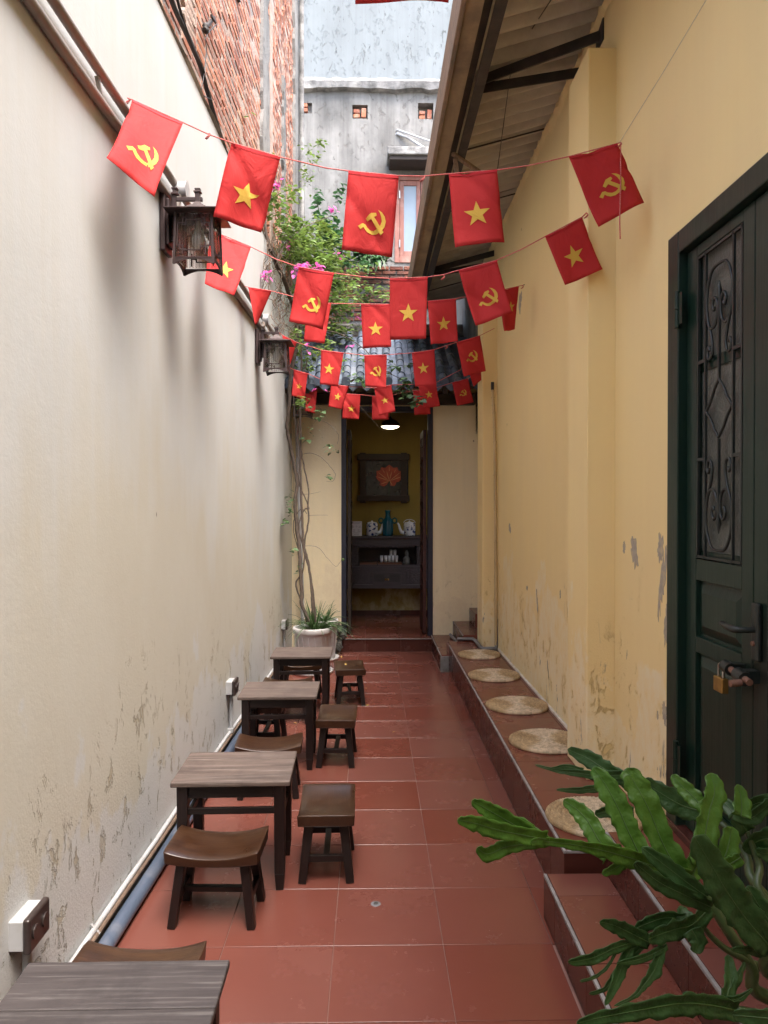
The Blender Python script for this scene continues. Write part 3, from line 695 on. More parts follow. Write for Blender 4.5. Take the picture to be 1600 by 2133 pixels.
MB().box((-1.0,BY-.12,2.71),(1.15,BY-.005,2.83)).build('eave_beam', M['wood_dark'], BH, bevel=.006)
MB().box((-1.0,rp(0,1.72).y,rp(0,1.72).z-.3),(1.15,rp(0,1.72).y+.2,rp(0,1.72).z+.12)).build('ridge', M['concrete'], BH, bevel=.02)
MB().box((-1.2,8.22,2.9),(RX,8.24,3.1)).build('gable', M['wood_dark'], BH)

# ================================================================== AWNING over the right side
AW = thing('awning', 'corrugated sheet awning on black steel brackets above the yellow wall', 'awning', (.9,4,4))
ay0, ay1 = -2.0, 9.2
def az(x): return 4.165-.29*(1.2-x)
y = ay0; k = 0
while y < ay1:
    L = 1.0 if y+1.0 < ay1 else ay1-y
    lift = .012*(k % 2)
    def fn(u, v, y=y, L=L, lift=lift):
        yy = y+v*(L+.05); x = .47+u*.78
        ph = 2*math.pi*yy/.128
        return Vector((x, yy, az(x)+.034*math.sin(ph)+.038+lift))
    MB().grid(fn, 2, int(max(2, L/.0092))).build('corrugated_panel', M['sheet'], AW)
    y += L; k += 1
MB().box((.398,ay0,3.82),(.422,ay1,4.05)).build('fascia_board', M['wood_fascia'], AW, bevel=.004)
gy = ay0
for L in (4.0, 2.95, 2.6, 1.65):
    MB().box((.4225,gy+.004,3.835),(.505,gy+L-.004,3.86)).build('gutter_underside', M['soffit_board'], AW, bevel=.004); gy += L
MB().box((.560,ay0,3.86),(.616,ay1,3.872)).box((.604,ay0,3.872),(.616,ay1,3.93)).build('edge_beam', M['steel_dark'], AW, bevel=.002)
MB().box((.512,ay0,3.90),(.556,ay1,4.02)).build('edge_beam', M['steel_dark'], AW)
for Y in (.83, 4.17, 7.5):
    MB().beam((.60,Y,3.955),(1.215,Y,4.06),.05,.012).beam((.60,Y-.028,3.93),(1.215,Y-.028,4.035),.008,.055).build('bracket_arm', M['steel_dark'], AW, bevel=.002)
    MB().beam((.60,Y-.04,3.965),(1.215,Y-.32,4.055),.012,.055).build('bracket_stay', M['steel_dark'], AW, bevel=.002)
MB().box((1.193,3.80,4.0),(1.199,3.92,4.11)).build('wall_plate', M['steel_dark'], AW)
for Y in (1.9, 5.0, 6.05, 8.3):
    MB().tube([(.62,Y,az(.62)-.002),(1.195,Y+.02,az(1.195)-.002)], .006, 5).build('sheet_joint', M['steel_dark'], AW)
p0 = P(944,320,4.75); MB().beam(p0, P(998,358,5.0), .03, .02).build('timber_bracket', M['wood_fascia'], AW, bevel=.003)
MB().beam(P(948,330,4.78), P(952,362,4.8), .03, .02).build('timber_bracket', M['wood_fascia'], AW, bevel=.003)
# crumbly mortar where the sheet meets the wall
b = MB(); vs_ = []; fs = []
for k in range(160):
    Y = ay0+(8.2-ay0)*k/159; a = random.uniform(-.03,.03)
    vs_ += [(RX-.001,Y,4.165+.03), (RX-.02+random.uniform(-.006,.006),Y,4.14+a*.5), (RX-.001,Y,4.10+a)]
    if k: fs += [((k-1)*3+i,(k-1)*3+i+1,k*3+i+1,k*3+i) for i in range(2)]
b.add(vs_, fs).build('mortar_seam', M['wall_right'], AW)
for a, b_, lab in ((P(1148,0,3.6), P(1082,100,4.14), 'thin dark wire slanting under the awning sheet above the bracket'), (P(1063,156,4.16), P(1036,356,5.5), 'thin dark wire hanging down under the awning behind its bracket')):
    tag(MB().tube([a, b_], .003, 5).build('awning_wire', M['wire']), lab, 'wire')
# ================================================================== GREEN DOOR
DR = thing('green_door', 'dark green panelled double door with wrought iron grille and brass padlock', 'door', (RX,2.3,LAND))
fx0, fx1 = RX-.012, RX+.11
MB().box((fx0,DY1-.10,DZ0+.001),(fx1,DY1,DZ1)).build('door_frame', M['green'], DR, bevel=.005)
MB().box((fx0,DY0,DZ0+.001),(fx1,DY0+.10,DZ1)).build('door_frame', M['green'], DR, bevel=.005)
MB().box((fx0+.0005,DY0+.1005,DZ1-.085),(fx1,DY1-.1005,DZ1)).build('door_frame', M['green'], DR, bevel=.005)
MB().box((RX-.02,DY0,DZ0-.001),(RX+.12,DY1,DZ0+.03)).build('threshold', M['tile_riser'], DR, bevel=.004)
MB().box((RX+.135,DY0,DZ0),(RX+.14,DY1,DZ1)).build('dark_interior_sheet', M['steel_dark'], DR)  # dark sheet standing in for the unlit room behind the door
LT, LB = DZ1-.09, DZ0+.035
lx0, lx1 = RX+.020, RX+.062
def door_leaf(y0, y1, full=True):
    """y0 nearest the camera, y1 the far (hinge) edge for the first leaf"""
    st = .072; gz0, gz1 = 1.405, 2.535
    o0, o1 = y0+st, y1-st-.012
    lf = MB()
    lf.box((lx0,y0,LB),(lx1,o0,LT)); lf.box((lx0,o1,LB),(lx1,y1,LT))
    for z0, z1 in ((gz1,LT),(1.325,gz0),(1.055,1.115),(LB,.50)):
        lf.box((lx0+.0006,o0+.0002,z0),(lx1,o1-.0002,z1))
    lo = lf.build('door_leaf', M['green'], DR, bevel=.003)
    MB().box((lx0+.022,o0-.004,gz0-.004),(lx0+.027,o1+.004,gz1+.004)).build('glass', M['pebble_glass'], lo)
    MB().box((lx0+.016,o0,2.10),(lx0+.0215,o1,2.145)).box((lx0+.016,o0+.001,gz0),(lx0+.0215,o1-.001,gz0+.03)).build('glazing_bar', M['green'], lo, bevel=.002)
    for z0, z1 in ((1.115,1.325),(.50,1.055)):
        m = MB().box((lx0+.018,o0-.003,z0-.003),(lx0+.036,o1+.003,z1+.003))
        i = .045; a, b_ = (lx0+.0178, lx0+.004)
        q0 = [(a,o0+.010,z0+.012),(a,o1-.010,z0+.012),(a,o1-.010,z1-.012),(a,o0+.010,z1-.012)]
        q1 = [(b_,o0+i,z0+i),(b_,o1-i,z0+i),(b_,o1-i,z1-i),(b_,o0+i,z1-i)]
        m.hexa(q0, q1); m.build('raised_panel', M['green'], lo)
    MB().box((lx0+.004,o0+.0005,1.104),(lx0+.016,o1-.0005,1.1145)).box((lx0+.004,o0+.0005,.500),(lx0+.016,o1-.0005,.510)).build('moulding', M['green'], lo, bevel=.003)
    # wrought iron grille
    gx = lx0+.004; cy = (o0+o1)/2; hw = (o1-o0)/2
    bars = MB(); T = .0055
    for yy in (cy-hw*.60, cy+hw*.60, o0+.008, o1-.008): bars.beam((gx,yy,gz0+.002),(gx,yy,gz1-.002),.009,.009)
    for zz in (gz0+.01, gz1-.01): bars.beam((gx,o0+.002,zz),(gx,o1-.002,zz),.009,.009)
    for zz in (2.135,1.775):
        for s in (-1,1): bars.beam((gx,cy+s*hw*.60,zz),(gx,cy+s*hw*.96,zz),.008,.012)
    bars.beam((gx,cy,1.56),(gx,cy,1.84),.009,.009); bars.beam((gx,cy,2.05),(gx,cy,2.36),.009,.009)
    bars.build('grille_bar', M['iron'], lo)
    sc = MB(); W = hw*.56
    def ribbon(pts, r_=T):
        # smooth the polyline with Catmull-Rom
        out = []
        for i in range(len(pts)-1):
            p0 = Vector(pts[max(i-1,0)]); p1 = Vector(pts[i]); p2 = Vector(pts[i+1]); p3 = Vector(pts[min(i+2,len(pts)-1)])
            for k in range(5):
                t = k/5; out.append(.5*((2*p1)+(p2-p0)*t+(2*p0-5*p1+4*p2-p3)*t*t+(3*p1-p0-3*p2+p3)*t**3))
        out.append(Vector(pts[-1]))
        sc.tube([(gx-.001, cy+p.x, p.y) for p in out], r_, 7)
    def spiral(c, r0, a0, turns, s):
        return [(c[0]+s*r0*(1-.75*k/10)*math.cos(a0+turns*2*math.pi*k/10), c[1]+r0*(1-.75*k/10)*math.sin(a0+turns*2*math.pi*k/10)) for k in range(11)]
    for (zc, up) in ((2.30,1),(1.60,-1)):
        for s in (-1,1):
            # big heart loop: from the top round the outside, down, curling in beside the stem
            loop = [(0,zc+up*.155),(s*W*.55,zc+up*.145),(s*W*.93,zc+up*.085),(s*W*.97,zc+up*.01),(s*W*.78,zc-up*.05),(s*W*.42,zc-up*.06),(s*W*.16,zc-up*.03),(s*W*.14,zc+up*.02),(s*W*.36,zc+up*.045),(s*W*.52,zc+up*.022),(s*W*.42,zc-up*.0),(s*W*.34,zc+up*.012)]
            ribbon(loop)
            tail = [(s*W*.80,zc-up*.045),(s*W*.62,zc-up*.085),(s*W*.52,zc-up*.125),(s*W*.60,zc-up*.160),(s*W*.82,zc-up*.165),(s*W*.92,zc-up*.140),(s*W*.80,zc-up*.122),(s*W*.72,zc-up*.138)]
            ribbon(tail)
        sc.tube([(gx,cy,zc-up*.05),(gx,cy,zc+up*.03),(gx,cy,zc+up*.06),(gx,cy,zc+up*.095)], [T,T*1.1,T*1.7,.001], 7)
    for s in (-1,1):
        for a, b_ in ((2.05,1.945),(1.845,1.945)):
            ribbon([(0,a),(s*W*.34,a+(b_-a)*.30),(s*W*.62,a+(b_-a)*.66),(s*W*1.0,b_)], T)
    sc.build('grille_scroll', M['iron'], lo)
    return lo, o0, o1
L1, o0, o1 = door_leaf(2.335, 2.835)
L2, _, _ = door_leaf(1.805, 2.330)
for zc in (2.36, .62):
    MB().tube([(RX-.016,2.842,zc-.07),(RX-.016,2.842,zc-.002)], .011, 10).tube([(RX-.016,2.842,zc+.002),(RX-.016,2.842,zc+.07)], .011, 10).box((RX-.016,2.80,zc-.06),(RX-.0125,2.842,zc+.06)).build('hinge', M['green'], DR)
hp = MB().box((RX-.000,2.272,1.115),(lx0-.001,2.312,1.300)).build('handle_plate', M['iron'], DR, bevel=.008, seg=3)
MB().tube([(RX+.01,2.292,1.215),(RX-.045,2.292,1.215),(RX-.055,2.300,1.215),(RX-.055,2.345,1.216),(RX-.052,2.395,1.220)], [.010,.010,.012,.011,.009], 10).build('lever', M['iron'], hp)
MB().tube([(RX-.006,2.292,1.172),(RX+.01,2.292,1.172)], .008, 12).build('keyhole', M['rust'], hp)
bolt = MB().tube([(RX-.03,2.400,1.075),(RX-.03,2.255,1.058)], .011, 10).build('slide_bolt', M['rust'], DR)
MB().tube([(RX-.03,2.415,1.077),(RX-.03,2.375,1.072)], .021, 12).tube([(RX-.028,2.335,1.067),(RX-.028,2.285,1.061)], .023, 12).box((RX-.03,2.378,1.06),(RX+.02,2.41,1.088)).box((RX-.03,2.29,1.045),(RX+.02,2.33,1.085)).build('bolt_staple', M['iron'], bolt)
MB().tube([(RX-.05,2.27,1.055),(RX-.085,2.27,1.052)], .011, 10).build('bolt_knob', M['rust'], bolt)
pd = thing('padlock', 'brass padlock hanging from the bolt of the green door', 'padlock', (RX-.035,2.43,.99))
MB().box((RX-.048,2.400,.985),(RX-.024,2.462,1.035)).build('body', M['brass'], pd, bevel=.004)
MB().tube([(RX-.036,2.448,1.033)]+[(RX-.036,2.431+.017*math.cos(math.pi*k/8),1.062+.017*math.sin(math.pi*k/8)) for k in range(9)]+[(RX-.036,2.414,1.036)], .0045, 8).build('shackle', M['chrome'], pd)

# ================================================================== TABLES AND STOOLS
def make_table(label, W, D, H, topm, planks):
    t = thing('wooden_table', label, 'table', group='low tables along the left wall')
    ys = [-D/2]+planks+[D/2]
    for a, b_ in zip(ys, ys[1:]):
        MB().box((-W/2,a+.0012,H-.020),(W/2,b_-.0012,H)).build('table_top', M[topm], t, bevel=.004, world=False)
    lx, ly = W/2-.045, D/2-.040
    for sx in (-1,1):
        for sy in (-1,1):
            MB().beam((sx*lx,sy*ly,H-.0205),(sx*lx,sy*ly,.07),.046,.046,.042,.042).beam((sx*lx,sy*ly,.07),(sx*lx*1.0,sy*ly,0),.042,.042,.030,.030).build('leg', M['wood_leg'], t, bevel=.003, world=False)
    for sy in (-1,1):
        MB().box((-lx+.023,sy*ly-.011,H-.075),(lx-.023,sy*ly+.011,H-.0205)).build('apron', M['wood_rail'], t, bevel=.002, world=False)
        MB().box((-lx+.022,sy*ly-.008,H-.145),(lx-.022,sy*ly+.008,H-.118)).build('stretcher', M['wood_rail'], t, bevel=.002, world=False)
    for sx in (-1,1):
        MB().box((sx*lx-.011,-ly+.023,H-.075),(sx*lx+.011,ly-.023,H-.0205)).build('apron', M['wood_rail'], t, bevel=.002, world=False)
        MB().box((sx*lx-.008,-ly+.022,H-.200),(sx*lx+.008,ly-.022,H-.172)).build('stretcher', M['wood_rail'], t, bevel=.002, world=False)
    return t
def place(o, x, y, rz=0): o.location = (x, y, 0); o.rotation_euler = (0, 0, R(rz)); return o
place(make_table('dark grey weathered wooden table cut by the lower left corner of the photo', .50, .40, .464, 'wood_topdark', [.02]), -.603, 1.655, .3)
place(make_table('wooden table with a cracked two-board top beside the nearest full stool', .49, .385, .464, 'wood_top', [.09]), -.583, 3.235, 1.2)
place(make_table('wooden table standing beside the white socket box and upright conduit', .475, .39, .455, 'wood_top', []), -.565, 4.63, .8)
place(make_table('farthest small wooden table standing in front of the white flower pot', .46, .385, .455, 'wood_top', []), -.535, 5.80, .5)

def make_stool():
    t = thing('wooden_stool', '', 'stool', group='low saddle seat stools')
    L, W, th = .365, .245, .036
    def zt(x): return .272+.030*abs(2*x/L)**2.2
    m = MB(); nu, nv = 18, 8
    def corner(u, v):
        x = (u-.5)*L; y = (v-.5)*W
        ex = max(0, abs(2*y/W)-.86)/.14; x *= 1-.022*ex*ex
        return x, y
    def top(u, v):
        x, y = corner(u, v); e = max(abs(2*u-1), abs(2*v-1))
        return (x, y, zt(x)-(.0035 if e > .999 else 0))
    def bot(u, v):
        x, y = corner(u, v); return (x*.985, y*.97, zt(x)*.45+.272*.55-th)
    m.grid(top, nu, nv); n0 = (nu+1)*(nv+1); m.grid(lambda u, v: bot(u, v), nu, nv)
    m.f[nu*nv:] = [tuple(reversed(f)) for f in m.f[nu*nv:]]
    ring = [i for i in range(nu+1)]+[(j+1)*(nu+1)-1 for j in range(1, nv+1)]+[nv*(nu+1)+i for i in range(nu-1,-1,-1)]+[j*(nu+1) for j in range(nv-1,0,-1)]
    side = [(ring[i], ring[i-1], ring[i-1]+n0, ring[i]+n0) for i in range(len(ring))]
    m.f += side; m.sm += [False]*len(side)
    m.build('seat', M['wood_seat'], t, bevel=.004, world=False)
    def lp(sx, sy, z): f = 1-z/.262; return Vector((sx*(.118+.034*f), sy*(.072+.030*f), z))
    for sx in (-1,1):
        for sy in (-1,1):
            MB().beam(lp(sx,sy,.262), lp(sx,sy,0), .040, .036, .034, .031, up=(1,0,0)).build('leg', M['wood_leg'], t, bevel=.003, world=False)
        MB().beam(lp(sx,-1,.10)+Vector((0,.012,0)), lp(sx,1,.10)-Vector((0,.012,0)), .020, .028).build('stretcher', M['wood_rail'], t, bevel=.002, world=False)
    a = lp(1,1,.10).x-.012
    MB().beam((-a,0,.10),(a,0,.10), .026, .020).build('stretcher', M['wood_rail'], t, bevel=.002, world=False)
    return t
spots = [(-.60, 2.905, -2, 'nearest fully visible brown stool, in front of the two-board table'),
         (-.675, 2.105, -1.5, 'stool peeking out behind the dark table in the lower left corner'),
         (-.565, 4.135, 3, 'stool with wavy brown seat right behind the two-board table'),
         (-.192, 3.285, 91, 'stool turned lengthwise right of the two-board table'),
         (-.212, 4.66, 88.5, 'middle stool of the three along the open floor, right of tables'),
         (-.172, 6.04, 95, 'farthest stool on the open floor, a yellow fallen leaf on it'),
         (-.62, 5.52, 1, 'stool half pushed under the near edge of the farthest table'),
         (-.58, 6.22, 0, 'stool behind the farthest table by the flower pot, seen between table legs'),
         (-.70, 4.985, 90, 'dark stool seen through the legs of the table beside the conduit')]
st0 = make_stool()
for i, (x, y, a, lab) in enumerate(spots):
    o = st0 if i == 0 else copy_tree(st0)
    place(o, x, y, a); o['label'] = lab

# ================================================================== WOVEN MATS
def mat_mesh(Rm=.205, rings=17):
    m = MB(); nr = rings*5; na = 150
    vs_ = []; fs = []
    for j in range(nr+1):
        rr = Rm*j/nr; ring = int(min(j, nr-1)//5); ph = (j % 5)/5
        for k in range(na):
            a = 2*math.pi*k/na
            lump = max(6, int(rr*2*math.pi/.015)); wv = .5+.5*math.sin(lump*a+ring*1.3)
            h = .008*math.sin(math.pi*ph)*(.55+.6*wv)
            edge = max(0, (rr-Rm*.93)/(Rm*.07)); z = .016+h-.010*edge*edge
            r2 = rr*(1+.006*math.sin(3*a+1)+.004*math.sin(7*a))
            vs_.append((r2*math.cos(a), r2*math.sin(a), z+.003*math.sin(2*a+.6)*rr/Rm))
    for j in range(nr):
        for k in range(na): fs.append((j*na+k, (j+1)*na+k, (j+1)*na+(k+1)%na, j*na+(k+1)%na))
    b0 = nr*na; n0 = len(vs_)
    for k in range(na):
        a = 2*math.pi*k/na; vs_.append((Rm*.985*math.cos(a), Rm*.985*math.sin(a), .0005))
    for k in range(na): fs.append((b0+k, n0+k, n0+(k+1)%na, b0+(k+1)%na))
    m.add(vs_, fs, True); return m.mesh('cushion', False)
mm = mat_mesh()
for (px, py, sc_, lab) in ((998,1362,.93,'farthest round woven straw cushion, beside the grey pipe'), (1029,1405,1,'second farthest round woven straw cushion on the tiled ledge'),
                     (1077,1467,1.02,'middle of the five round woven straw cushions on the ledge'), (1137,1541,1.02,'round woven straw cushion half hidden behind the near pilaster'), (1237,1698,1.0,'nearest round woven straw cushion, partly behind the green leaves')):
    p = Pz(px, py, LEDGE+.016)
    o = obj('woven_cushion', mm, M['straw']); o.location = (p.x, p.y, LEDGE+.001); o.scale = (sc_, sc_, 1); o.rotation_euler = (0,0,random.uniform(-.25,.25))
    tag(o, lab, 'cushion', 'woven cushions on the ledge')

# ================================================================== LEFT WALL SERVICES
def run(z, off, y0, y1, r_, m, n=10, wob=.004):
    pts = []; k = max(2, int((y1-y0)/.35)); 
    for i in range(k+1):
        Y = y0+(y1-y0)*i/k; pts.append(LW(Y, z+random.uniform(-wob,wob), off+random.uniform(-wob,wob)*.4))
    return MB().tube(pts, r_, n)
up_ = thing('upper_conduit', 'upper of two cream pipes clipped high along the left wall', 'pipe', LW(4,3.15), group='pipes high on the left wall')
run(3.155, .028, -1.5, 8.1, .018, M['pvc_cream']).build('pipe', M['pvc_cream'], up_)
for Y in (1.3,2.66,4.4,5.9,7.2): 
    MB().beam(LW(Y,3.13,.02), LW(Y+.02,3.06,.03), .014, .012).build('clip', M['pvc_cream'], up_)
lo_ = tag(run(3.06, .020, -1.5, 8.1, .019, M['pvc_cream']).build('lower_conduit', M['pvc_cream']), 'lower of two cream pipes clipped high along the left wall', 'pipe', 'pipes high on the left wall')
for Y, lab in ((3.62,'round white junction box above the nearest wall lantern'), (6.1,'round white junction box above the second wall lantern')):
    jb = thing('junction_box', lab, 'junction box', LW(Y,3.13,.03), group='junction boxes on the left wall')
    c = LW(Y, 3.13, .035)
    MB().tube([c, c+Vector((.045,0,0))], .042, 20).build('box', M['pvc_white'], jb)
    MB().tube([c+Vector((.0455,0,0)), c+Vector((.050,0,0))], .046, 20).build('lid', M['pvc_white'], jb, bevel=.002)
    MB().tube([c+Vector((.01,-.02,-.03)), c+Vector((0,-.03,-.10))], .018, 10).build('spout', M['pvc_cream'], jb)
    for k, (dy, mt_) in enumerate(((-.03,'cable'),(-.022,'hem'))): MB().tube([c+Vector((.0,dy,-.09)), c+Vector((-.012,dy-.02,-.17))], .004, 6).build('lead', M[mt_], jb)
lc = thing('skirting_conduit', 'thin white conduit running along the foot of the left wall', 'pipe', LW(4,.1))
run(.105, .016, -1, 7.6, .0105, M['pvc_white'], wob=.003).build('pipe', M['pvc_white'], lc)
for Y in (1.2,2.62,3.7,4.6,5.9): MB().beam(LW(Y,.122,.004), LW(Y,.088,.034), .012, .006).build('clip', M['pvc_white'], lc)
tag(run(.034, .050, -1, 7.4, .030, M['pvc_blue'], 16, .002).build('drain_pipe', M['pvc_blue']), 'thick blue grey drain pipe lying on the floor against the left wall', 'pipe')
tag(run(.088, .026, -1, 7.4, .010, M['rust'], 8, .003).build('floor_pipe', M['twig']), 'thin dirty brown pipe between the white conduit and the blue drain pipe', 'pipe')
for Y, nm in ((2.12,'nearest white wall socket box with dark cover, beside the corner table'), (4.90,'white wall socket box with dark cover beside the third table'), (7.45,'farthest small white socket box beside the flower pot')):
    sk = thing('wall_socket', nm, 'socket', LW(Y,.40), group='socket boxes on the left wall')
    a = LW(Y,.405)
    MB().box(a+Vector((-.01,-.060,-.042)), a+Vector((.038,.060,.042))).build('box', M['pvc_white'], sk, bevel=.003)
    cv = MB().box(a+Vector((.0385,-.066,-.050)), a+Vector((.060,.066,.050))).build('cover', M['socket_dark'], sk, bevel=.008, seg=3)
    for dy in (-.03,.03):
        MB().tube([a+Vector((.0605,dy,0)), a+Vector((.0645,dy,0))], .020, 16).build('outlet', M['socket_dark'], cv, bevel=.002)
    MB().tube([LW(Y,.363,.022), LW(Y,.12,.022)], .013, 10).build('riser_conduit', M['pvc_white'], sk)
    MB().box(LW(Y-.025,.10,.0), LW(Y+.025,.13,.036)).build('tee', M['pvc_white'], sk, bevel=.003)
# bits on the plaster: nails
# ---- lanterns
def make_lantern(label):
    t = thing('wall_lantern', label, 'lantern', group='wall lanterns')
    B = lambda m, n_, p=t, **k: m.build(n_, M['lamp_metal'], p, world=False, **k)
    B(MB().box((.002,-.062,0),(.026,.062,.275)), 'wall_plate', bevel=.006)
    B(MB().box((.0265,-.046,.03),(.040,.046,.245)), 'wall_plate', bevel=.004)
    arm = MB()
    arm.box((.041,-.009,.06),(.062,.009,.285)); arm.box((.040,-.016,.275),(.074,.016,.283)); arm.box((.046,-.010,.2835),(.066,.010,.300)); arm.box((.042,-.014,.3005),(.070,.014,.308))
    for zz in (.055,.085,.12): arm.box((.040,-.018,zz),(.070,.018,zz+.006))
    arm.box((.0625,-.008,.246),(.185,.008,.264)); arm.box((.152,-.011,.235),(.174,.011,.298)); arm.box((.146,-.016,.285),(.180,.016,.292)); arm.box((.150,-.012,.2985),(.176,.012,.305))
    B(arm, 'bracket', bevel=.0015)
    cx = .165
    def ring(h, z): return [(cx-h,-h,z),(cx+h,-h,z),(cx+h,h,z),(cx-h,h,z)]
    cap = MB(); cap.hexa(ring(.050,.200), ring(.042,.212)); cap.hexa(ring(.036,.2125), ring(.030,.222)); cap.hexa(ring(.024,.2225), ring(.014,.240)); B(cap, 'crown')
    rf_ = MB(); rf_.hexa(ring(.128,.168), ring(.128,.173)); rf_.hexa(ring(.126,.1735), ring(.075,.190)); rf_.hexa(ring(.074,.1905), ring(.050,.1995)); B(rf_, 'roof', bevel=.001)
    ht, hb, zt_, zb = .082, .090, .166, -.045
    fr = MB()
    hw_ = lambda z: hb+(ht-hb)*(z-zb)/(zt_-zb)
    for sx in (-1,1):
        for sy in (-1,1): B(MB().beam((cx+sx*ht,sy*ht,zt_),(cx+sx*hb,sy*hb,zb-.028),.011,.011), 'post')
    for k in range(4):
        rot = Matrix.Rotation(math.pi/2*k, 3, 'Z')
        def W3(u, z, d=0): 
            h = hw_(z); v = rot @ Vector((u*h, -h-d, 0)); return Vector((cx+v.x, v.y, z))
        pn = MB(); pn.add([W3(-.93,zb+.004,-.003),W3(.93,zb+.004,-.003),W3(.93,zt_-.003,-.003),W3(-.93,zt_-.003,-.003)], [(0,1,2,3)])
        gl = pn.build('glass_pane', M['lamp_glass'], t, world=False)
        lt = MB(); bar = lambda u0, z0, u1, z1, w_=.005: lt.beam(W3(u0,z0), W3(u1,z1), w_, .005)
        bar(-.96,zt_-.004,.96,zt_-.004,.007); bar(-.96,zb,.96,zb,.010)
        bar(-.86,.115,-.42,.115); bar(.42,.115,.86,.115); bar(-.42,.128,.42,.128); bar(-.60,.140,-.42,.140); bar(.42,.140,.60,.140)
        bar(-.60,.140,-.60,.105); bar(.60,.140,.60,.105); bar(-.42,.160,-.42,.105); bar(.42,.160,.42,.105); bar(-.60,.105,-.42,.105); bar(.42,.105,.60,.105)
        bar(-.90,.012,-.55,.012); bar(.35,.002,.90,.012); bar(-.55,-.010,.35,-.010); bar(-.55,.012,-.55,-.028); bar(.35,.010,.35,-.012); bar(-.72,.030,-.72,-.006); bar(.62,.030,.62,-.03); bar(-.72,-.006,-.40,-.006); bar(-.86,.115,-.86,.012); bar(.86,.115,.86,.012)
        B(lt, 'lattice')
        rd = MB()
        for i in range(11): rd.tube([W3(-.84+.168*i,zb+.006,-.010), W3(-.84+.168*i,zt_-.006,-.010)], .0042, 6)
        tag(rd.build('glass_rods', M['rod'], t, world=False), kind='stuff')
        sk = MB(); N_ = 12; vs_ = []; fs = []
        for i in range(N_+1):
            u = -1+2*i/N_; z0 = zb-.030+.024*(1-abs(u)**2.2)
            for d in (-.004,.004): vs_ += [W3(u*.98,zb-.003,d)]; vs_ += [Vector((W3(u*.98,zb,d).x, W3(u*.98,zb,d).y, z0))]
            if i: a = (i-1)*4; c = i*4; fs += [(a,a+1,c+1,c),(a+2,c+2,c+3,a+3),(a+1,a+3,c+3,c+1)]
        sk.add(vs_, fs); B(sk, 'skirt')
    MB().lathe([(0,.02),(.018,.025),(.030,.045),(.033,.065),(.026,.09),(.014,.115),(.012,.165)], (cx,0,0), 16).build('bulb', M['bulb'], t, world=False)
    return t
lan = make_lantern('nearest brown lattice wall lantern beside the string of red flags')
lan.location = LW(3.50, 2.784, .002); lan.rotation_euler = (0,0,-.0214)
l2 = copy_tree(lan); l2.location = LW(5.98, 2.735, .002); l2['label'] = 'second brown lattice wall lantern, halfway along the left wall'
l3 = copy_tree(lan); l3.location = LW(7.86, 2.60, .002); l3['label'] = 'farthest wall lantern, half hidden by vines and flags near the doorway'

# ---- cables and metal bits on the brick wall
def cabl(pts, Y0, r_, lab, off=0.02):
    pp = [PX(x, y, Xl(6)+BX+off) if False else None for x, y in pts]
    out = []
    for x, y in pts:
        d = ray(x, y); # intersection with the brick face plane X = -1.05+BX+off + .0214 Y
        t_ = (-1.05+BX+off)/(d.x-.0214*d.y); out.append(Vector((0,0,CAM_H))+d*t_)
    sm = []
    for i in range(len(out)-1):
        p0, p1, p2, p3 = out[max(i-1,0)], out[i], out[i+1], out[min(i+2,len(out)-1)]
        for k in range(5):
            t_ = k/5; sm.append(.5*((2*p1)+(p2-p0)*t_+(2*p0-5*p1+4*p2-p3)*t_*t_+(3*p1-p0-3*p2+p3)*t_**3))
    sm.append(out[-1])
    return tag(MB().tube(sm, r_, 8).build('cable', M['cable']), lab, 'cable')
cabl([(352,-15),(365,20),(395,85),(418,140),(432,190),(448,245),(462,290),(473,322),(486,365)], 0, .014, 'thick black cable sagging down the brick wall', .04)
cabl([(366,-15),(378,30),(398,90),(417,130),(425,150)], 0, .008, 'thinner black cable joining the thick one on the brick wall', .05)
cabl([(452,50),(441,60),(429,78),(430,110),(424,160),(421,194),(440,207)], 0, .003, 'thin hooked wire hanging from the rusty bracket on the brick wall', .05)
def onb(x, y, off):
    d = ray(x, y); return Vector((0,0,CAM_H))+d*((-1.05+BX+off)/(d.x-.0214*d.y))
ib = thing('wall_bracket', 'rusty iron insulator bracket fixed high on the brick wall', 'bracket', onb(440,45,.02))
MB().beam(onb(446,36,0), onb(426,60,.06), .016, .016).build('arm', M['steel_dark'], ib)
MB().beam(onb(440,32,.03), onb(449,46,.03), .014, .014).build('cross_bar', M['steel_dark'], ib)
c = onb(428,58,.06); MB().lathe([(.004,-.03),(.018,-.026),(.022,-.008),(.014,0),(.020,.01),(.012,.026),(.003,.028)], c, 12).build('insulator', M['steel_dark'], ib)
# ---- right corner: bamboo pole, grey pipes, floor bits
bp = thing('bamboo_pole', 'long bamboo pole leaning in the corner beside the far pilaster', 'pole', P(1032,1345,6.9))
pts = [P(x, y, 6.93) for x, y in ((1033,1344),(1033,1200),(1032,1060),(1031,920),(1029,860),(1027,828),(1026,800))]
b = MB(); b.tube(pts, [.016,.015,.0145,.014,.0135,.012,.012], 10); 
for i in range(1, 12):
    k = i/12*(len(pts)-1.001); j = int(k); p = pts[j].lerp(pts[j+1], k-j); b.tube([p-Vector((0,0,.006)), p+Vector((0,0,.006))], .0165, 10)
b.build('cane', M['bamboo'], bp)
MB().tube([P(1026,812,6.93), P(1026,796,6.93)], .015, 10).build('tip', M['cable'], bp)
tag(MB().tube([Pz(952,1331,.275), Pz(985,1331,.275), Pz(991,1335,.275), Pz(1000,1347,.275), Pz(1006,1351,.275), Pz(1033,1351,.275), P(1034,1346,6.93), P(1034,1290,6.94)], .017, 10).build('water_pipe', M['pvc_grey']), 'grey plastic water pipe bent round the far pilaster foot', 'pipe')
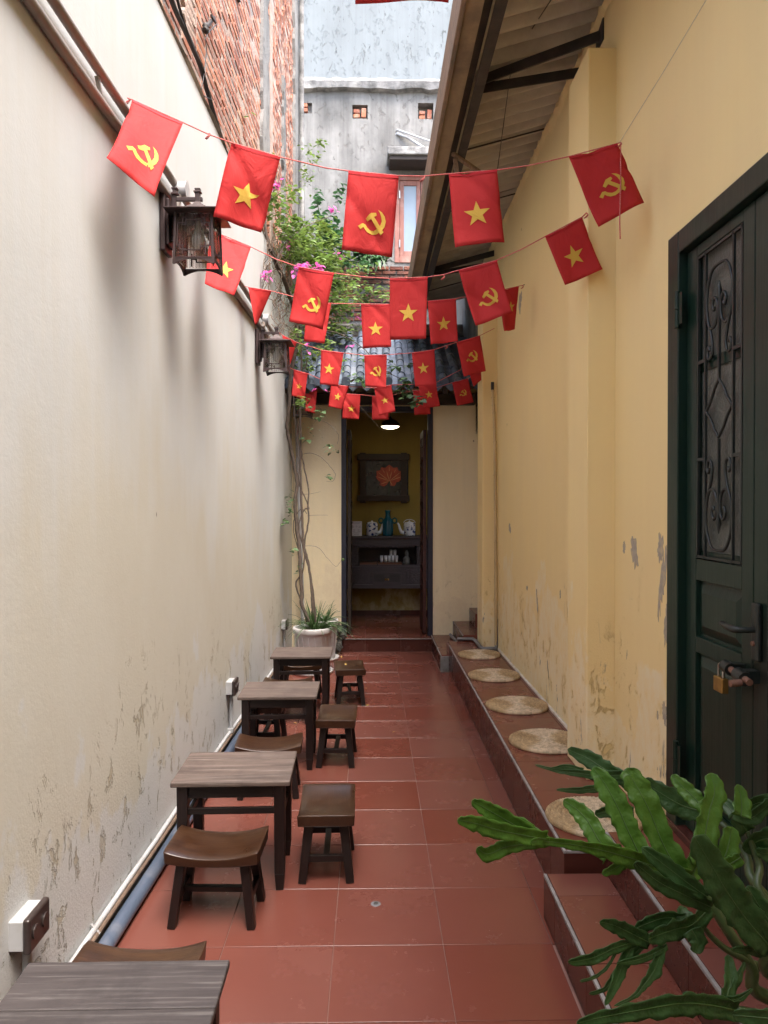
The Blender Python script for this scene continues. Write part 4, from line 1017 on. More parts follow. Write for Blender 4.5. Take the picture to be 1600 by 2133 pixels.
tag(MB().tube([Pz(938,1322,.18), Pz(955,1341,.19)], .015, 10).build('water_pipe', M['pvc_grey']), 'short grey pipe piece on the side step by the far ledge end', 'pipe')
dr = thing('floor_plug', 'small dark round plug set in the floor tiles', 'drain plug', Pz(783,1883,0))
p = Pz(783,1883,0); MB().lathe([(0,.0022),(.012,.0026),(.018,.0024),(.020,.0008),(.021,-.001)], p, 20).build('rim', M['pvc_grey'], dr); MB().lathe([(0,.0046),(.008,.0044),(.010,.0028)], p, 14).build('screw', M['steel_dark'], dr)
# painted-over scar on the wall near the third string
# ================================================================== INSIDE THE DOORWAY
CY = 9.42
def bx(x0, y0, x1, y1, Y): a = P(x0,y0,Y); b_ = P(x1,y1,Y); return a.x, b_.x, b_.z, a.z
cb = thing('altar_cabinet', 'blackened carved wooden cabinet standing behind the doorway', 'cabinet', (.33,9.6,.147))
cx0, cx1 = -.62, 1.06
zt_ = P(800,1117,CY).z; zb_ = P(800,1226,CY).z
MB().box((cx0-.03,CY-.03,zt_-.03),(cx1+.03,RY-.02,zt_)).build('top_board', M['cabinet'], cb, bevel=.006)
za, zc, zd = P(800,1137,CY).z, P(800,1172,CY).z, P(800,1180,CY).z
MB().box((cx0,CY,za),(cx1,CY+.03,zt_-.0305)).build('frieze', M['cabinet'], cb, bevel=.005)
nx0, nx1 = P(747,1150,CY).x, P(868,1150,CY).x
for a, b_ in ((cx0,nx0-.0005),(nx1+.0005,cx1)): MB().box((a,CY+.002,zd),(b_,CY+.3,za-.0005)).build('side_panel', M['carve'], cb, bevel=.005)
MB().box((cx0,RY-.06,zb_+.05),(cx1,RY-.03,zt_-.03)).build('back_panel', M['cabinet'], cb)
MB().box((nx0,CY+.0,zd),(nx1,RY-.06,zd+.02)).build('shelf', M['cabinet'], cb, bevel=.003)
sc_ = MB(); k = 0; x = nx0
while x < nx1-.03: sc_.prism([(0,0),(.06,0),(.06,-.012),(.045,-.022),(.03,-.03),(.015,-.022),(0,-.012)], lambda u, v, x=x: Vector((x+u,CY+.004,za+v)), lambda u, v, x=x: Vector((x+u,CY+.02,za+v))); x += .06
sc_.build('scalloped_valance', M['carve'], cb)
MB().box((cx0,CY-.004,zb_+.055),(cx1,CY+.35,zd-.0005)).build('lower_carcass', M['cabinet'], cb, bevel=.004)
for a, b_ in ((732,757),(761,770),(846,852),(855,877)):
    x0, x1, z0, z1 = bx(a,1186,b_,1214,CY-.01); MB().box((x0,CY-.012,z0),(x1,CY-.0045,z1)).build('carved_panel', M['carve'], cb, bevel=.003)
x0, x1, z0, z1 = bx(776,1192,836,1219,CY-.02)
cdoor = MB().box((x0,CY-.02,z0),(x1,CY-.0045,z1)).build('cupboard_front', M['cabinet'], cb, bevel=.003)
for a, b_ in ((779,800),(812,833)):
    u0, u1, v0, v1 = bx(a,1196,b_,1212,CY-.02)
    MB().box((u0,CY-.0203,v0),(u1,CY-.019,v1)).build('slat_backing', M['cable'], cdoor)
    for i in range(9): MB().box((u0+(u1-u0)*(i+.3)/9,CY-.025,v0),(u0+(u1-u0)*(i+.7)/9,CY-.0206,v1)).build('slat', M['cabinet'], cdoor)
for a in (803.5,808.5):
    p = P(a,1207,CY-.03); MB().lathe([(0,.016),(.011,.012),(.014,.004),(.006,0)], (0,0,0), 12).build('knob', M['brass'], cdoor).matrix_world
    kn = bpy.data.objects[[o.name for o in cdoor.children if o.name.startswith('knob')][-1]]; kn.location = kn.location+p; kn.rotation_euler = (math.pi/2,0,0)
MB().box((cx0,CY-.02,zb_),(cx1,RY-.02,zb_+.0545)).build('base_board', M['cabinet'], cb, bevel=.005)
for x in (-.5,.02,.9): MB().box((x-.03,CY+.02,.148),(x+.03,CY+.08,zb_-.0005)).build('leg', M['cabinet'], cb) if x != .02 else None
# lacquer picture
pc = thing('lotus_picture', 'square lacquer picture of a red lotus in a dark timber frame', 'picture', P(800,1040,RY-.05))
x0, x1, z0, z1 = bx(757,962,846,1032,RY-.05)
MB().box((x0-.03,RY-.03,z0-.03),(x1+.03,RY-.015,z1+.03)).build('panel', M['lacquer'], pc)
fx0_, fx1_, fz0, fz1 = bx(744,943,853,1048,RY-.05)
for a, b_ in ((.08,.0),):
    MB().box((fx0_,RY-.075,fz1-.10),(fx1_,RY-.035,fz1-.015)).build('rail', M['frame_wood'], pc, bevel=.008)
    MB().box((fx0_,RY-.075,fz0+.025),(fx1_,RY-.035,fz0+.105)).build('rail', M['frame_wood'], pc, bevel=.008)
    MB().box((fx0_+.035,RY-.068,fz0),(fx0_+.115,RY-.031,fz1)).build('stile', M['frame_wood'], pc, bevel=.006)
    MB().box((fx1_-.115,RY-.068,fz0),(fx1_-.035,RY-.031,fz1)).build('stile', M['frame_wood'], pc, bevel=.006)
def petal(m, cx_, cy_, ang, L, W_, Y):
    base = P(cx_, cy_, Y); s_ = Y/F
    poly = [(0,0),(.35,.42),(.62,.5),(.85,.3),(1,0),(.85,-.3),(.62,-.5),(.35,-.42)]
    ca, sa = math.cos(ang), math.sin(ang)
    mp = lambda d: (lambda u, v: base+Vector(((u*L*ca-v*W_*sa)*s_, -d, (u*L*sa+v*W_*ca)*s_)))
    m.prism(poly, mp(0), mp(.006))
for i, (a, L, W_) in enumerate(((90,34,17),(60,33,15),(120,33,15),(38,33,14),(142,34,14),(20,30,12),(160,30,12),(75,24,12),(105,24,12),(200,22,10),(-60,14,11))):
    m = MB(); cy_ = 1002 if a != -60 else 1000; petal(m, 811+(4 if a == -60 else 0), cy_, R(a), L, W_*1.35, RY-.032-.0015*i); m.build('petal', M['lotus'], pc)
    m = MB(); petal(m, 811, cy_, R(a), L*.9, 1.3, RY-.0395-.0015*i); m.build('petal_vein', M['lotus_edge'], pc)
MB().tube([P(811,1004,RY-.033), P(810,1032,RY-.033)], .003, 6).build('stalk', M['leaf_dark'], pc)
# vase and teapots on the cabinet
def onTop(px, Y=9.58): p = P(px, 1100, Y); return Vector((p.x, Y, zt_+.001))
def pr(lst, Y, px0, py0): return [((r_)*Y/F, (py0-y)*Y/F) for r_, y in lst]
vs0 = onTop(808); va = thing('vase', 'tall teal glazed bottle vase between the two teapots', 'vase', vs0)
MB().lathe(pr([(0,1117),(10.5,1117),(11,1114),(11.3,1106),(11.3,1090),(9.5,1084),(5.8,1079),(5,1074),(5.2,1068),(6.6,1064),(5.6,1064.3),(4.2,1069)], 9.58, 0, 1117), vs0, 24).build('body', M['blue_glaze'], va)
for s in (-1,1):
    c = vs0+Vector((s*.088,0,.195)); MB().tube([c+Vector((.028*math.cos(a/8*2*math.pi),0,.034*math.sin(a/8*2*math.pi))) for a in range(9)], .011, 8).build('handle', M['teal_glass'], va)
def teapot(px, sgn, lab, bail):
    c = onTop(px); t = thing('teapot', lab, 'teapot', c)
    MB().lathe(pr([(0,1117),(11.5,1117),(12.3,1115),(12.3,1096),(11.6,1092),(10,1090)], 9.58, 0, 1117), c, 24).build('body', M['porcelain'], t)
    MB().lathe([(.064,.168),(.06,.174),(.012,.182),(.012,.192),(0,.196)], c, 20).build('lid', M['white_glaze'], t)
    k = 9.58/F
    MB().tube([c+Vector((sgn*10*k,0,.035)), c+Vector((sgn*17*k,0,.045)), c+Vector((sgn*20*k,0,.09)), c+Vector((sgn*22*k,0,.14)), c+Vector((sgn*25*k,0,.165))], [.030,.024,.017,.013,.011], 12).build('spout', M['white_glaze'], t)
    if bail: MB().tube([c+Vector((.075*math.cos(math.pi*a/10),.0,.165+.045*math.sin(math.pi*a/10))) for a in range(11)], .004, 6).build('handle', M['white_glaze'], t)
teapot(775, 1, 'left blue and white cylindrical teapot, spout to the right', False)
teapot(853, -1, 'right blue and white cylindrical teapot with wire handle, spout to the left', True)
nt = thing('notice_card', 'small white printed card standing at the left end of the cabinet', 'sign', onTop(742, 9.5))
x0, x1, z0, z1 = bx(731,1086,754,1117,9.5); z0 = zt_+.001
MB().hexa([(x0,9.50,z0),(x1,9.50,z0),(x1,9.503,z0),(x0,9.503,z0)], [(x0,9.53,z1),(x1,9.53,z1),(x1,9.533,z1),(x0,9.533,z1)]).build('card', M['paper'], nt)
def line(u0, u1, v, h=.0035):
    f = lambda u, vv: Vector((x0+(x1-x0)*u, 9.4985+.03*vv, z0+(z1-z0)*vv)); hh = h/(z1-z0)
    return [f(u0,v),f(u1,v),f(u1,v+hh),f(u0,v+hh)]
b = MB()
for u0, u1, v in ((.1,.9,.90),(.2,.8,.83),(.12,.3,.66),(.7,.88,.66),(.14,.28,.58),(.68,.9,.58),(.15,.4,.30),(.6,.85,.30),(.2,.8,.20),(.25,.75,.10)): b.add(line(u0,u1,v), [(0,1,2,3)])
for u, v in ((.5,.65),(.3,.42),(.7,.42)):
    cc = Vector((x0+(x1-x0)*u, 9.4985+.03*v, z0+(z1-z0)*v)); b.add([cc+Vector((.010*math.cos(a*math.pi/4),-.0003,.010*math.sin(a*math.pi/4))) for a in range(8)]+[cc+Vector((.007*math.cos(a*math.pi/4),-.0003,.007*math.sin(a*math.pi/4))) for a in range(8)], [(a,(a+1)%8,8+(a+1)%8,8+a) for a in range(8)])
tag(b.build('print', M['ink'], nt, fix=False), kind='stuff')
# tumblers, trays and a figurine in the niche
for a, b_, lab in ((749,786,'left brown tray in the cabinet niche'),(787,838,'right brown tray carrying the tumblers in the cabinet niche')):
    u0, u1, v0, v1 = bx(a,1169,b_,1174,CY+.03); tag(MB().box((u0,CY+.03,zd+.021),(u1-.004,CY+.25,zd+.046)).build('tray', M['tray'], bevel=.004), lab, 'tray', 'trays in the cabinet')
for i, a in enumerate((795,803.5,811,818.5,826)): 
    p = P(a,1168,CY+.10); tag(MB().lathe([(0,0),(.019,0),(.021,.085),(.0185,.085),(.017,.004)], (p.x,p.y,zd+.047), 14).build('tumbler', M['cup']), ['first','second','third','fourth','fifth'][i]+' tumbler from the left in the lower row on the niche tray', 'tumbler', 'tumblers in the cabinet niche')
for i, a in enumerate((814.5,822.5)):
    p = P(a,1168,CY+.12); tag(MB().lathe([(0,0),(.019,0),(.021,.075),(.0185,.075),(.017,.004)], (p.x,p.y,zd+.1335), 14).build('tumbler', M['cup']), ['left','right'][i]+' tumbler of the two stacked on top of the row', 'tumbler', 'tumblers in the cabinet niche')
p = P(847,1169,CY+.1); tag(MB().lathe([(0,0),(.05,0),(.052,.03),(.042,.05),(.050,.062),(.044,.08),(.026,.095),(.022,.115),(.028,.14),(.018,.165),(.008,.18),(0,.185)], (p.x,p.y,zd+.021), 14).build('figurine', M['statue']), 'small grey stone figurine at the right of the cabinet niche', 'figurine')
p = P(813,888,9.1)
pl = thing('pendant_lamp', 'lit round pendant lamp hanging inside the doorway', 'lamp', p)
MB().lathe([(.118,-.004),(.120,.0),(.112,.03),(.085,.065),(.045,.085),(.02,.095),(.012,.12)], p, 28).build('shade', M['shade'], pl)
MB().lathe([(0,-.034),(.05,-.030),(.09,-.018),(.110,-.002),(.112,.002),(0,.003)], p, 28).build('diffuser', M['lit'], pl)
MB().tube([p+Vector((0,0,.12)), Vector((p.x,p.y,2.985))], .005, 6).build('cord', M['cable'], pl)
# ================================================================== FLAGS
STAR = []
for k in range(10):
    a = math.pi/2+k*math.pi/5; r_ = 1 if k % 2 == 0 else .40
    STAR.append((r_*math.cos(a), r_*math.sin(a)))
_s = lambda pts: [((x-600)/118, (1572-y)/118) for x, y in pts]
SICKLE = _s([(640,1472),(672,1490),(697,1520),(710,1560),(704,1602),(682,1636),(645,1660),(603,1667),(568,1657),(547,1637),(534,1618),(512,1643),(488,1621),(526,1588),(548,1594),(562,1614),(588,1633),(617,1637),(645,1622),(668,1592),(676,1560),(669,1525),(656,1495)])
HAMMER = _s([(546,1546),(584,1502),(626,1497),(632,1519),(612,1531),(652,1584),(698,1644),(677,1671),(630,1606),(589,1548),(561,1568)])
def flag(TL, TR, BR, BL, Y, kind, label, dY=0, bot=0, c=(.5,.56), er=.265, seed=0, group='', rip=.010):
    """a cloth hung by its top edge; corners measured, hung at distance Y (dY: right side farther), bottom swung by bot"""
    rr = random.Random(seed); ph = rr.uniform(0,6); ph2 = rr.uniform(0,6); am = rip*rr.uniform(.6,1.4); cr = rr.uniform(-.5,.5); curl = rr.uniform(.0,.18)*(rip >= .01); ce = rr.choice((0,1))
    tl, tr, br, bl = P(*TL,Y), P(*TR,Y+dY), P(*BR,Y+dY+bot), P(*BL,Y+bot)
    def S(u, v, off=0):
        p = tl.lerp(tr,u).lerp(bl.lerp(br,u), v)
        d = am*(.3+v)*math.sin(u*4.2+ph+v*1.5)+am*.6*v*math.sin(v*5+ph2)+am*.5*math.sin(u*9+ph2)*(.2+.8*v)+am*1.1*max(0,1-abs(v*1.3-u+cr)*7)-curl*max(0,v-.55)**2*abs(u-ce)
        sag = .005*math.sin(math.pi*u)*(1-v)
        return p+Vector((0, d-off, -sag))
    t = thing('flag', label, 'flag', (tl+tr)/2, group=group)
    MB().grid(lambda u, v: S(u,v), 12, 14).build('cloth', M['red'], t, solid=.0012)
    MB().grid(lambda u, v: S(u,v*.035-.004,.0035), 12, 1).build('hem', M['hem'], t)
    if kind:
        w_ = (tr-tl).length; h = math.hypot((bl-tl).x, (bl-tl).z); rx, ry = er, er*w_/h
        for i, poly in enumerate([STAR] if kind == 's' else [SICKLE, HAMMER]):
            k = 1. if kind == 's' else 1.05
            bm = bmesh.new(); vs_ = [bm.verts.new((x*k, y*k, 0)) for x, y in poly]
            bm.faces.new(vs_); bmesh.ops.triangulate(bm, faces=bm.faces[:]); bmesh.ops.subdivide_edges(bm, edges=bm.edges[:], cuts=2, use_grid_fill=False)
            bmesh.ops.triangulate(bm, faces=bm.faces[:])
            for v in bm.verts: v.co = S(c[0]+v.co.x*rx, c[1]-v.co.y*ry, .0030+.0008*i)
            me = bpy.data.meshes.new('emblem'); bm.to_mesh(me); bm.free()
            for p in me.polygons: p.use_smooth = True
            obj('star' if kind == 's' else ('sickle','hammer')[i], me, M['yellow'], t)
    return t
G = ['flags on the nearest full string','flags on the second string','flags on the third string','flags on the fourth string','flags on the fifth string','flags on the farthest string']
flag((745,-300),(938,-302),(935,3),(740,8),1.75,'s','red flag showing only its bottom edge at the top of the photo',seed=1,rip=.003)
fl_ = [
 ((276,208),(381,255),(319,406),(229,338),2.93,'h','hammer and sickle flag at the left end of the nearest string',.07,(.53,.62),-.33),
 ((481,297),(584,327),(544,484),(445,453),3.05,'s','star flag beside the nearest lantern on the nearest string',.03,(.52,.60),0),
 ((726,356),(831,366),(817,532),(712,523),3.12,'h','middle hammer and sickle flag of the nearest string, before the far window',0,(.55,.60),0),
 ((935,362),(1035,354),(1052,503),(948,516),3.14,'s','star flag hanging before the awning edge on the nearest string',0,(.50,.58),0),
 ((1185,326),(1285,300),(1343,421),(1247,473),3.10,'h','hammer and sickle flag at the right end of the nearest string, by the pilaster',.0,(.53,.56),0)]
for i, (a,b_,c,d,Y,k,lab,dy,cc,bt) in enumerate(fl_): flag(a,b_,c,d,Y,k,lab,dy,bt,cc,er=.31 if i == 0 else .275,seed=10+i,group=G[0])
fl_ = [
 ((440,480),(523,514),(489,618),(426,590),4.15,'s','star flag half hidden behind the nearest lantern',.02,(.50,.60)),
 ((622,556),(696,569),(672,686),(602,670),4.22,'h','leftmost hammer and sickle flag on the second string, before the vine',0,(.55,.60)),
 ((812,580),(891,577),(887,707),(812,707),4.08,'s','star flag in the middle of the second string',0,(.50,.57)),
 ((955,563),(1035,542),(1066,653),(990,680),3.90,'h','right hammer and sickle flag on the second string under the awning',-.02,(.53,.58)),
 ((1135,493),(1213,452),(1254,562),(1176,595),3.56,'s','star flag at the right end of the second string on the pilaster',-.0,(.50,.56))]
for i, (a,b_,c,d,Y,k,lab,dy,cc) in enumerate(fl_): flag(a,b_,c,d,Y,k,lab,dy,-.3 if i == 0 else 0,cc,seed=20+i,group=G[1])
fl_ = [
 ((517,598),(566,606),(537,672),(532,678),5.3,None,'folded red flag at the left end of the third string above the second lantern',.12,(.5,.5)),
 ((640,626),(690,632),(676,717),(633,710),5.42,'s','star flag whose lower part shows beneath the left hammer and sickle flag',0,(.45,.50)),
 ((752,633),(813,634),(815,724),(756,725),5.42,'s','star flag left of the middle on the third string',0,(.47,.57)),
 ((891,627),(950,622),(954,711),(897,718),5.42,'s','star flag right of the middle on the third string',0,(.52,.55)),
 ((1040,605),(1081,596),(1073,685),(1048,693),5.45,'s','star flag at the right end of the third string by the wall scar',.05,(.6,.45))]
for i, (a,b_,c,d,Y,k,lab,dy,cc) in enumerate(fl_): flag(a,b_,c,d,Y,k,lab,dy,0,cc,seed=30+i,group=G[2])
fl_ = [
 ((588,698),(618,713),(602,768),(596,752),6.12,None,'folded red flag behind the second lantern on the fourth string',.15,(.5,.5)),
 ((669,729),(716,735),(704,805),(667,801),6.7,'s','left star flag on the fourth string before the roof tiles',0,(.42,.52)),
 ((759,740),(806,739),(804,809),(761,805),6.7,'h','small hammer and sickle flag in the middle of the fourth string',0,(.5,.48)),
 ((858,735),(905,728),(909,803),(865,805),6.7,'s','right star flag on the fourth string before the roof tiles',0,(.45,.48)),
 ((951,713),(1000,699),(1013,772),(966,785),6.62,'h','hammer and sickle flag at the right end of the fourth string',0,(.5,.50))]
for i, (a,b_,c,d,Y,k,lab,dy,cc) in enumerate(fl_): flag(a,b_,c,d,Y,k,lab,dy,0,cc,seed=40+i,group=G[3])
fl_ = [
 ((612,770),(641,778),(634,832),(608,825),7.2,'s','star flag at the left end of the fifth string among the vine stems',.03,(.5,.56)),
 ((690,800),(727,805),(712,853),(684,847),7.3,'s','pinkish backlit star flag left of the doorway on the fifth string',0,(.5,.5)),
 ((780,808),(815,802),(824,858),(789,866),7.3,'s','tilted star flag above the doorway on the fifth string',0,(.5,.5)),
 ((871,800),(908,797),(917,846),(881,851),7.3,'s','right star flag above the doorway on the fifth string',0,(.5,.46)),
 ((968,742),(1008,736),(1016,780),(986,806),7.1,None,'plain looking red flag peeking below the fourth string right end',0,(.5,.5))]
for i, (a,b_,c,d,Y,k,lab,dy,cc) in enumerate(fl_): flag(a,b_,c,d,Y,k,lab,dy,0,cc,er=.23,seed=50+i,group=G[4],rip=.012)
fl_ = [
 ((637,815),(661,811),(656,861),(636,856),7.72,None,'red flag behind the farthest lantern in the shade',0,(.5,.5)),
 ((716,820),(751,822),(748,873),(713,872),7.62,'s','shaded star flag at the top left of the doorway',0,(.5,.58)),
 ((775,825),(809,825),(809,874),(775,874),7.62,'h','shaded hammer and sickle flag over the doorway, half covered',0,(.6,.45)),
 ((861,813),(893,813),(897,862),(863,865),7.62,'s','shaded star flag at the top right of the doorway',0,(.4,.5)),
 ((942,797),(975,788),(987,837),(952,846),7.58,'h','dark hammer and sickle flag under the tile eave at the right',0,(.5,.52))]
for i, (a,b_,c,d,Y,k,lab,dy,cc) in enumerate(fl_): flag(a,b_,c,d,Y,k,lab,dy,0,cc,er=.23,seed=60+i,group=G[5])
def bunting(pts, lab, knots=()):
    t = thing('bunting_string', lab, 'string', P(*pts[0]), group='strings carrying the flags')
    q_ = [P(x,y,Y) for x, y, Y in pts]; MB().tube(q_, .0028, 6).build('cord', M['string'], t)
    for x, y, Y in knots:
        c = P(x, y, Y)
        MB().tube([c+Vector((.010*math.sin(a*1.4),.004*math.cos(a*2.2),.012*math.cos(a)-.008)) for a in [k*.7 for k in range(10)]], .0026, 5).build('knot', M['string'], t)
bunting([(266,204,2.95),(276,208,2.93),(381,255,3.0),(433,279,3.03),(481,297,3.05),(584,327,3.08),(680,350,3.1),(726,356,3.12),(831,366,3.12),(880,367,3.13),(935,362,3.14),(1035,354,3.14),(1100,345,3.13),(1185,326,3.1),(1293,297,3.1)], 'nearest red string crossing the alley from pipe to yellow wall', ((266,206,2.95),(433,279,3.03),(880,368,3.13),(1290,298,3.1)))
bunting([(425,468,4.25),(440,480,4.15),(523,514,4.17),(575,540,4.27),(622,556,4.22),(696,569,4.22),(760,577,4.15),(812,580,4.08),(891,577,4.08),(925,572,4.0),(955,563,3.9),(1035,542,3.88),(1085,520,3.75),(1135,493,3.56),(1213,452,3.56),(1222,443,3.58)], 'second red string from behind the nearest lantern to the pilaster', ((923,575,4.0),(1221,446,3.58)))
bunting([(503,594,5.25),(517,598,5.3),(566,606,5.42),(640,626,5.42),(690,632,5.42),(752,633,5.42),(813,634,5.42),(891,627,5.42),(950,622,5.42),(1040,605,5.45),(1081,596,5.5),(1090,594,5.75)], 'third red string tied to the yellow wall beside a dark scar', ((1088,596,5.72),))
bunting([(578,690,6.05),(588,698,6.12),(618,713,6.3),(669,729,6.7),(716,735,6.7),(759,740,6.7),(806,739,6.7),(858,735,6.7),(905,728,6.7),(951,713,6.62),(1000,699,6.62),(1030,684,6.9)], 'fourth red string in front of the tile eave', ((930,722,6.66),))
bunting([(600,764,7.0),(612,770,7.2),(641,778,7.23),(690,800,7.3),(727,805,7.3),(780,808,7.3),(815,802,7.3),(871,800,7.3),(908,797,7.3),(960,770,7.2),(968,742,7.1),(1008,736,7.1)], 'fifth red string just below the edge of the tile eave')
bunting([(625,818,7.72),(661,811,7.72),(716,820,7.62),(751,822,7.62),(775,825,7.62),(809,825,7.62),(861,813,7.62),(893,813,7.62),(942,797,7.58),(975,788,7.58),(992,780,7.6)], 'farthest red string in the shade under the tile eave')
tag(MB().tube([P(1290,298,3.1), P(1380,153,2.86), P(1471,0,2.6), P(1500,-50,2.52)], .0014, 5).build('nylon_line', M['nylon']), 'thin nylon line pulling the nearest string up to the right wall', 'line')
tag(MB().tube([P(1293,300,3.1), P(1293,380,3.085), P(1291,460,3.07), P(1292,498,3.09)], .0028, 6).build('loose_string_end', M['string']), 'loose red string end hanging over the right hammer and sickle flag', 'string')
tag(MB().lathe([(0,0),(.006,.001),(.008,.004),(0,.006)], (0,0,0), 8).build('nail', M['steel_dark']), 'small nail in the yellow wall holding the third string', 'nail').location = (RX-.003, 5.76, P(1090,594,5.76).z)

# ================================================================== POTS, SPIDER PLANT, RUBBLE
def pot(c, rt, rb, h, lab):
    t = thing('flower_pot', lab, 'flower pot', c, group='white pots in the corner')
    x, y, z = c
    MB().lathe([(0,.0),(rb,.0),(rb+.004,.02),(rt*.93,h*.86),(rt*.95,h*.87)], c, 40).build('body', M['pot'], t)
    MB().lathe([(rt*.94,h*.865),(rt*1.0,h*.87),(rt*1.03,h*.90),(rt*1.03,h*.97),(rt*1.0,h),(rt*.93,h),(rt*.91,h*.96),(rt*.91,h*.85)], c, 40).build('rim', M['pot'], t)
    MB().lathe([(0,h*.93),(rt*.5,h*.925),(rt*.92,h*.91)], c, 24).build('soil', M['soil'], t)
    for k in range(18): 
        a = 2*math.pi*k/18; MB().tube([Vector(c)+Vector((math.cos(a)*(rb+.006),math.sin(a)*(rb+.006),.03)), Vector(c)+Vector((math.cos(a+.12)*(rb+(rt-rb)*.5+.003),math.sin(a+.12)*(rb+(rt-rb)*.5+.003),h*.45)), Vector(c)+Vector((math.cos(a)*(rt*.93),math.sin(a)*(rt*.93),h*.82))], .0035, 5).build('relief', M['pot'], t)
    MB().lathe([(0,.001),(rb+.05,.001),(rb+.06,.03),(rb+.05,.03),(rb+.04,.008),(0,.006)], (x,y,z), 32).build('saucer', M['pot'], t)
    return t
PC = Vector((-.556,7.08,.0)); pot(PC, .185, .138, .44, 'front white plastic flower pot holding the vine and grassy plant')
PC2 = Vector((-.505,7.70,.0)); pot(PC2, .165, .12, .415, 'white flower pot partly hidden behind the front one')
def blades(c, n_, L, rad, seed, label, m, wid=.011):
    rr = random.Random(seed); t = thing('grassy_plant', label, 'plant', c); mb = MB()
    for k in range(n_):
        a = rr.uniform(0,2*math.pi); l = L*rr.uniform(.55,1.1); s = rr.uniform(.25,1.0); w_ = wid*rr.uniform(.7,1.3)
        d = Vector((math.cos(a), math.sin(a), 0)); sd_ = Vector((-math.sin(a), math.cos(a), 0)); p0 = Vector(c)+d*rr.uniform(0,rad)
        vs_ = []; N_ = 6
        for i in range(N_+1):
            u = i/N_; p = p0+d*(l*s*u)+Vector((0,0,l*(1.15-s*.5)*u-l*s*.85*u*u)); ww = w_*(1-u**2.2)*.5*(.5+min(1,u*4)*.5)+.0006
            vs_ += [p-sd_*ww+Vector((0,0,.003)), p, p+sd_*ww+Vector((0,0,.003))]
        fs = []
        for i in range(N_): fs += [(i*3,i*3+1,i*3+4,i*3+3),(i*3+1,i*3+2,i*3+5,i*3+4)]
        mb.add(vs_, fs, True)
    o = mb.build('blades', M[m], t, fix=False); tag(o, kind='stuff'); return t
blades(PC+Vector((.02,.03,.40)), 120, .40, .08, 4, 'grassy plant with arching dark green blades in the front white pot', 'spider')
blades(PC2+Vector((.03,0,.38)), 30, .26, .05, 6, 'tuft of broad arching leaves in the rear white pot', 'spider', .016)
rr = random.Random(5)
for k in range(9):
    bm = bmesh.new(); bmesh.ops.create_icosphere(bm, subdivisions=2, radius=.045*rr.uniform(.6,1.2))
    for v in bm.verts: v.co *= 1+rr.uniform(-.22,.22)
    me = bpy.data.meshes.new('rubble'); bm.to_mesh(me); bm.free()
    p = P(rr.uniform(699,712), 1352-k*6.5, 7.98); o = obj('rubble_stone', me, M['rock']); o.location = (p.x, 7.98+rr.uniform(-.06,.08), max(.03,p.z)); o.rotation_euler = (rr.random()*3,rr.random()*3,0)
    tag(o, 'dark rubble stone heaped between the rear pot and the doorway step', 'stone', 'rubble stones by the doorway step')
def fallen(p, s, rz, lab):
    b = MB(); b.add([(0,-s,.001),(s*.5,-s*.2,.004),(s*.42,s*.4,.003),(0,s,.006),(-s*.42,s*.4,.002),(-s*.5,-s*.2,.003)], [(0,1,2,3),(0,3,4,5)])
    o = b.build('fallen_leaf', M['deadleaf'], solid=.0006); o.location = p; o.rotation_euler = (.1,.15,rz); tag(o, lab, 'leaf', 'fallen leaves')
for i, (x, y, z, s, lab) in enumerate(((711,1369,.001,.022,'yellow fallen leaf on the floor left of the doorway step'),(699,1373,.001,.02,'small yellow fallen leaf beside the rubble'),(763,1435,.001,.017,'pale fallen leaf on the floor right of the farthest stool'),(765,1470,.001,.024,'yellow fallen leaf at the foot of the farthest stool'),(820,1526,.001,.010,'tiny pale petal on the middle floor tiles'),(720,1385,.300,.018,'yellow fallen leaf lying on the farthest stool'),(615,1507,.001,.012,'small pale fallen leaf under the third table'))): fallen(Pz(x,y,z)+Vector((0,0,.003)), s, i*1.3, lab)
tag(MB().tube([P(617,834,8.10), P(622,1000,8.10), P(630,1255,8.10), P(631,1330,8.10)], .022, 10).build('corner_drain', M['pvc_white']), 'white drain pipe in the back corner behind the vine stems', 'pipe')

# ================================================================== VINE
VN = thing('bougainvillea', 'bougainvillea with bare twisting stems, leafy top and magenta flowers', 'vine', PC+Vector((0,0,.4)))
def sm_path(pts, k=5):
    out = []
    for i in range(len(pts)-1):
        p0, p1, p2, p3 = pts[max(i-1,0)], pts[i], pts[i+1], pts[min(i+2,len(pts)-1)]
        for j in range(k):
            t = j/k; out.append(.5*((2*p1)+(p2-p0)*t+(2*p0-5*p1+4*p2-p3)*t*t+(3*p1-p0-3*p2+p3)*t**3))
    out.append(pts[-1]); return out
def Yv(y): return 7.1+min(1, max(0,(1290-y)/330))*.45
rr = random.Random(8)
def stem(pl, r0, r1, m='bark', name='stem', Y=None, jit=.004):
    pts = [P(p[0], p[1], p[2] if len(p) > 2 else (Y or Yv(p[1]))) for p in pl]
    pp = sm_path(pts); pp = [p+Vector((rr.uniform(-jit,jit), rr.uniform(-jit,jit), 0)) for p in pp]
    for p in pp: p.x = max(p.x, Xl(p.y)+.012) if p.z < ZT else p.x
    MB().tube(pp, [r0+(r1-r0)*i/(len(pp)-1) for i in range(len(pp))], 7).build(name, M[m], VN)
stem([(646,1296),(629,1261),(630,1239),(627,1208),(623,1137),(618,1095),(615,1047),(619,1008),(611,957),(602,912),(598,890),(602,842),(604,800),(610,760),(619,715),(616,660),(604,620,7.2),(590,580,6.9),(574,548,6.6),(562,520,6.4)], .017, .020)
stem([(652,1296),(651,1261),(647,1208),(640,1163),(632,1132),(629,1067),(626,974),(627,912),(625,870),(626,828),(628,770),(626,700),(614,640,7.3)], .014, .009)
